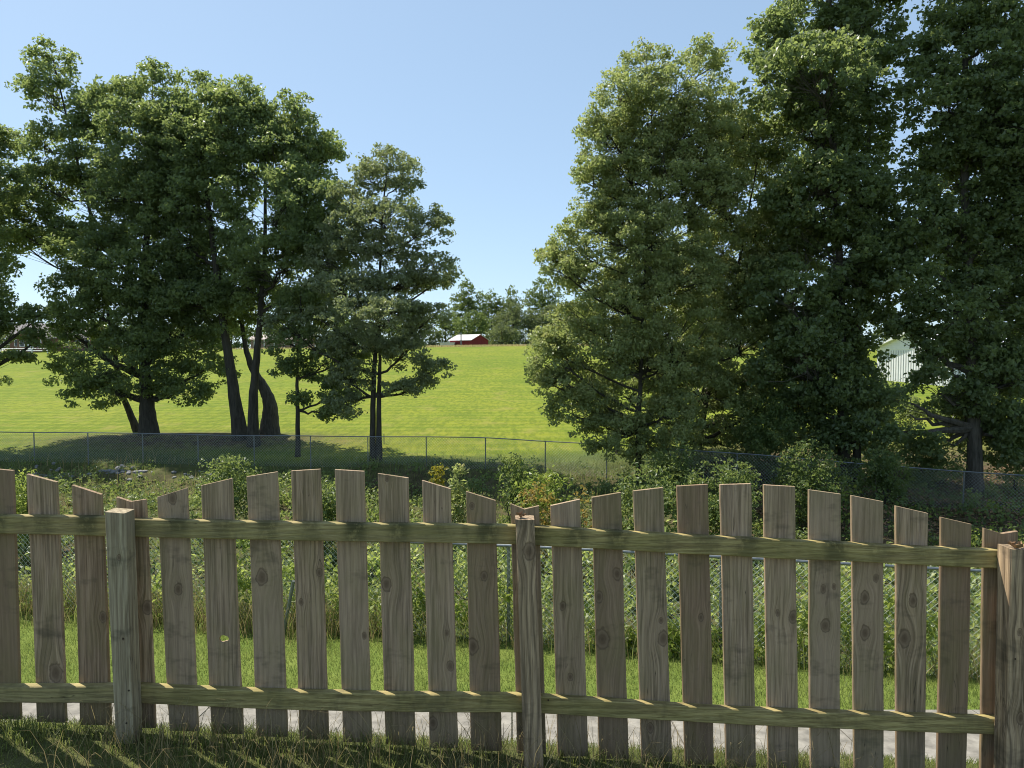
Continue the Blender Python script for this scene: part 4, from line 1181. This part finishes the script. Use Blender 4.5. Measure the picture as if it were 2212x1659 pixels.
# lawn strip beyond the path and on the bank
n = 170000
x = rng.uniform(-10, 8, n); y = rng.uniform(4.6, 12.4, n)
pe = path_edge(x)
keep = (y < yc_line(x) + 0.1) & ((y > pe + 0.01) | (y < pe - 1.26))
keep &= (np.abs(x) < 1.5 + 0.8 * y) & ((y > pe) | (rng.random(n) < 0.35))
x, y = x[keep], y[keep]; n = len(x)
patch = vnoise(x * 1.3, y * 1.3)
o = blades(on_ground(x, y, -0.005), 0.028 + 0.04 * rng.random(n) + 0.03 * patch, rng.uniform(0.005, 0.011, n), rng.uniform(0.1, 0.9, n), rng, 0.1 + 0.35 * rng.random(n) + 0.35 * patch + 0.2 * (rng.random(n) < 0.1), M['lawn'], 'lawn_grass', seg=False)
tag(o, 'short sunlit lawn between the concrete path and the chain link fence', 'grass', kind='stuff')
# dry meadow grass and weeds along the near chain link fence
n = 26000
x = rng.uniform(-10, 8, n)
y = yc_line(x) + rng.normal(0.25, 0.42, n)
dens = vnoise(x * 0.7 + 31, y * 0.6)
left = np.clip((1.0 - x) / 5, 0.4, 1)
keep = rng.random(n) < left * (0.3 + 0.9 * dens)
x, y = x[keep], y[keep]; n = len(x)
isdry = rng.random(n) < 0.5
hh = rng.uniform(0.2, 0.85, n) * (0.6 + 0.5 * vnoise(x * 0.9, y))
o = blades(on_ground(x[isdry], y[isdry], -0.02), hh[isdry], rng.uniform(0.004, 0.009, isdry.sum()), rng.uniform(0.1, 0.8, isdry.sum()), rng, rng.random(isdry.sum()), M['dry'], 'dry_grass')
tag(o, 'tall dry tan grass along the foot of the near chain link fence', 'grass', kind='stuff')
g_ = ~isdry
o = blades(on_ground(x[g_], y[g_], -0.02), hh[g_], rng.uniform(0.005, 0.011, g_.sum()), rng.uniform(0.1, 0.8, g_.sum()), rng, 0.2 + 0.6 * rng.random(g_.sum()), M['grass'], 'weed_grass')
tag(o, 'tall green weedy grass along the near chain link fence', 'grass', kind='stuff')
# vines climbing the near chain link fence
def vine_field(n, seed, fx_, mat, name, label, leaf, per, rcl):
    rng = np.random.default_rng(seed)
    P = fx_(n, rng)
    C, N, S, var = clumps_to_leaves(P, rcl * rng.uniform(0.5, 1.2, len(P)), per, leaf, rng, up=0.6, out=0.6, jit=0.7, flat=0.9)
    ok = C[:, 2] > H(C[:, 0], C[:, 1]) - 0.02
    N = N + np.array([-0.15, -0.25, 0])
    o = foliage_obj(name, C[ok], N[ok], S[ok], var[ok], mat, None, rng, 0.75, 0.8)
    return tag(o, label, 'vines', kind='stuff')
def nearv(n, rng):
    x = rng.uniform(-9.6, 8.2, n)
    top = 0.45 + 1.25 * vnoise(x * 0.55 + 2.7, x * 0 + 3.3) + 0.35 * vnoise(x * 1.9, x * 0 + 8)
    top = top * np.where(x < -2.2, 0.72, 1.0)
    z = rng.random(n) ** 0.85 * top
    y = yc_line(x) + np.abs(rng.normal(0.1, 0.5, n)) + 0.15 * (1.4 - z)
    dens = vnoise(x * 1.1 + 40, z * 1.6 + 11)
    k = rng.random(n) < np.where(x < -2.2, 0.25 + 0.6 * dens, 0.6 + 0.7 * dens)
    k &= ~((x < -1) & (z < 0.5) & (rng.random(n) < 0.6))
    return np.stack([x, y, H(x, y) + z], 1)[k]
vine_field(1250, 201, nearv, M['leaf_fence'], 'vines', 'leafy vines climbing through the near chain link fence', 0.08, 9, 0.24)
def nearb(n, rng):
    x = rng.uniform(-9.6, 8.2, n)
    z = rng.random(n) * (0.3 + 1.2 * vnoise(x * 0.8 + 20.7, x * 0 + 5.3))
    y = yc_line(x) + rng.normal(0.05, 0.2, n)
    k = vnoise(x * 1.7 + 9, z * 1.5 + 2) > 0.56
    return np.stack([x, y, H(x, y) + z], 1)[k]
vine_field(700, 202, nearb, M['leaf_bright'], 'vines', 'light green sunlit leaves mixed into the fence vines', 0.08, 20, 0.2)
# undergrowth covering the gully and its far bank
def gully(n, rng):
    y = 12.5 + 21.5 * rng.random(n) ** 0.9
    x = (rng.random(n) - 0.5) * 2 * (y * 0.78 + 1.5)
    k = (vnoise(x * 0.5 + 7, y * 0.5 + 1) * 0.8 + 0.3 > rng.random(n))
    k &= ~((y > 30.5) & (rng.random(n) < 0.65))
    k &= ~((x < -12) & (y > 30.5) & (rng.random(n) < 0.4))
    k &= ~((x > 9) & (y > 24) & (rng.random(n) < 0.5))
    x, y = x[k], y[k]
    mnd = vnoise(x * 0.33 + 17, y * 0.33)
    return np.stack([x, y, H(x, y) + rng.random(len(x)) * (0.08 + 0.75 * mnd * np.clip((33 - y) / 6, 0.1, 1))], 1)
vine_field(6200, 203, gully, M['leaf_vine'], 'undergrowth', 'tangled green undergrowth covering the gully and far bank', 0.125, 19, 0.42)
def gullyb(n, rng):
    P = gully(n, rng)
    k = vnoise(P[:, 0] * 0.6 + 3, P[:, 1] * 0.6 + 30) > 0.58
    P = P[k]; P[:, 2] += 0.12
    return P
vine_field(2600, 204, gullyb, M['leaf_bright'], 'undergrowth', 'brighter yellow green leaves topping the bank undergrowth', 0.12, 14, 0.4)
# rough grass on the bank and field edge
n = 56000
y = rng.uniform(20, 37.5, n); x = (rng.random(n) - 0.5) * 2 * (y * 0.76 + 1)
dn = vnoise(x * 0.4 + 50, y * 0.4)
k = rng.random(n) < dn * np.where(y > 28, 1.1, 0.5)
x, y = x[k], y[k]; n = len(x)
tall = np.where(y > 34.5, 0.35, 1.0)
o = blades(on_ground(x, y, -0.03), rng.uniform(0.12, 0.5, n) * tall, rng.uniform(0.012, 0.03, n), rng.uniform(0.1, 0.7, n), rng, 0.1 + 0.6 * rng.random(n), M['grass'], 'bank_grass', seg=False)
tag(o, 'rough green grass on the far bank and round the far fence', 'grass', kind='stuff')
n = 9000
y = rng.uniform(24, 34.5, n); x = rng.uniform(-30, 4, n)
k = (rng.random(n) < vnoise(x * 0.3 + 77, y * 0.5) ** 2 * np.clip((-6 - x) / 6, 0.15, 1)); x, y = x[k], y[k]; n = len(x)
o = blades(on_ground(x, y, -0.03), rng.uniform(0.25, 0.8, n), rng.uniform(0.012, 0.022, n), rng.uniform(0.1, 0.5, n), rng, rng.random(n), M['dry'], 'dry_grass')
tag(o, 'tan dry weed stalks on the far bank at left', 'grass', kind='stuff')
# dry unmown strip on the crest
n = 26000
y = rng.uniform(147, 164, n); x = rng.uniform(-125, 70, n)
k = rng.random(n) < np.where(x > -40, 1.0, 0.25); x, y = x[k], y[k]; n = len(x)
o = blades(on_ground(x, y, -0.05), rng.uniform(0.2, 0.55, n), rng.uniform(0.08, 0.2, n), rng.uniform(0.1, 0.5, n), rng, rng.random(n), M['straw'], 'dry_grass', seg=False)
tag(o, 'golden strip of dry unmown grass along the crest of the field', 'grass', kind='stuff')
# riprap stones in the ditch by the far fence
ico = np.array([[0,0,1],[.89,0,.45],[.28,.85,.45],[-.72,.53,.45],[-.72,-.53,.45],[.28,-.85,.45],[.72,.53,-.45],[-.28,.85,-.45],[-.89,0,-.45],[-.28,-.85,-.45],[.72,-.53,-.45],[0,0,-1]])
icf = np.array([[0,1,2],[0,2,3],[0,3,4],[0,4,5],[0,5,1],[1,6,2],[2,7,3],[3,8,4],[4,9,5],[5,10,1],[6,7,2],[7,8,3],[8,9,4],[9,10,5],[10,6,1],[11,7,6],[11,8,7],[11,9,8],[11,10,9],[11,6,10]])
m = MB()
for (a, b, dpt, cnt, pyy) in ((70, 335, 32.6, 80, 992), (370, 500, 32.0, 20, 1000)):
    for q in range(cnt):
        px = rng.uniform(a, b)
        p = at(px, pyy, dpt + rng.normal(0, 0.55))
        s = rng.uniform(0.05, 0.15)
        p[2] = H(p[0], p[1]) + s * 0.1
        V = rot(ico * (1 + rng.normal(0, 0.14, (12, 1))) * s * np.array([1.2, 1.0, 0.7]), rng.uniform(0, 6)) + p
        m.add(V, T=icf)
o = m.obj('riprap', M['stone'])
tag(o, 'grey broken stones lining the ditch below the far fence', 'stones', kind='stuff')
# fallen leaves under the right hand trees
n = 5000
x = rng.uniform(9, 24, n); y = rng.uniform(24.5, 33, n)
V, Q = leaf_geo(on_ground(x, y, 0.05), np.array([0, 0, 1.0]) + rng.normal(0, 0.3, (n, 3)), rng.uniform(0.1, 0.2, n), rng)
o = mesh_np('leaf_litter', V, [Q], M['dryleaf'])
tag(o, 'brown fallen leaves under the right hand trees', 'leaves', kind='stuff')
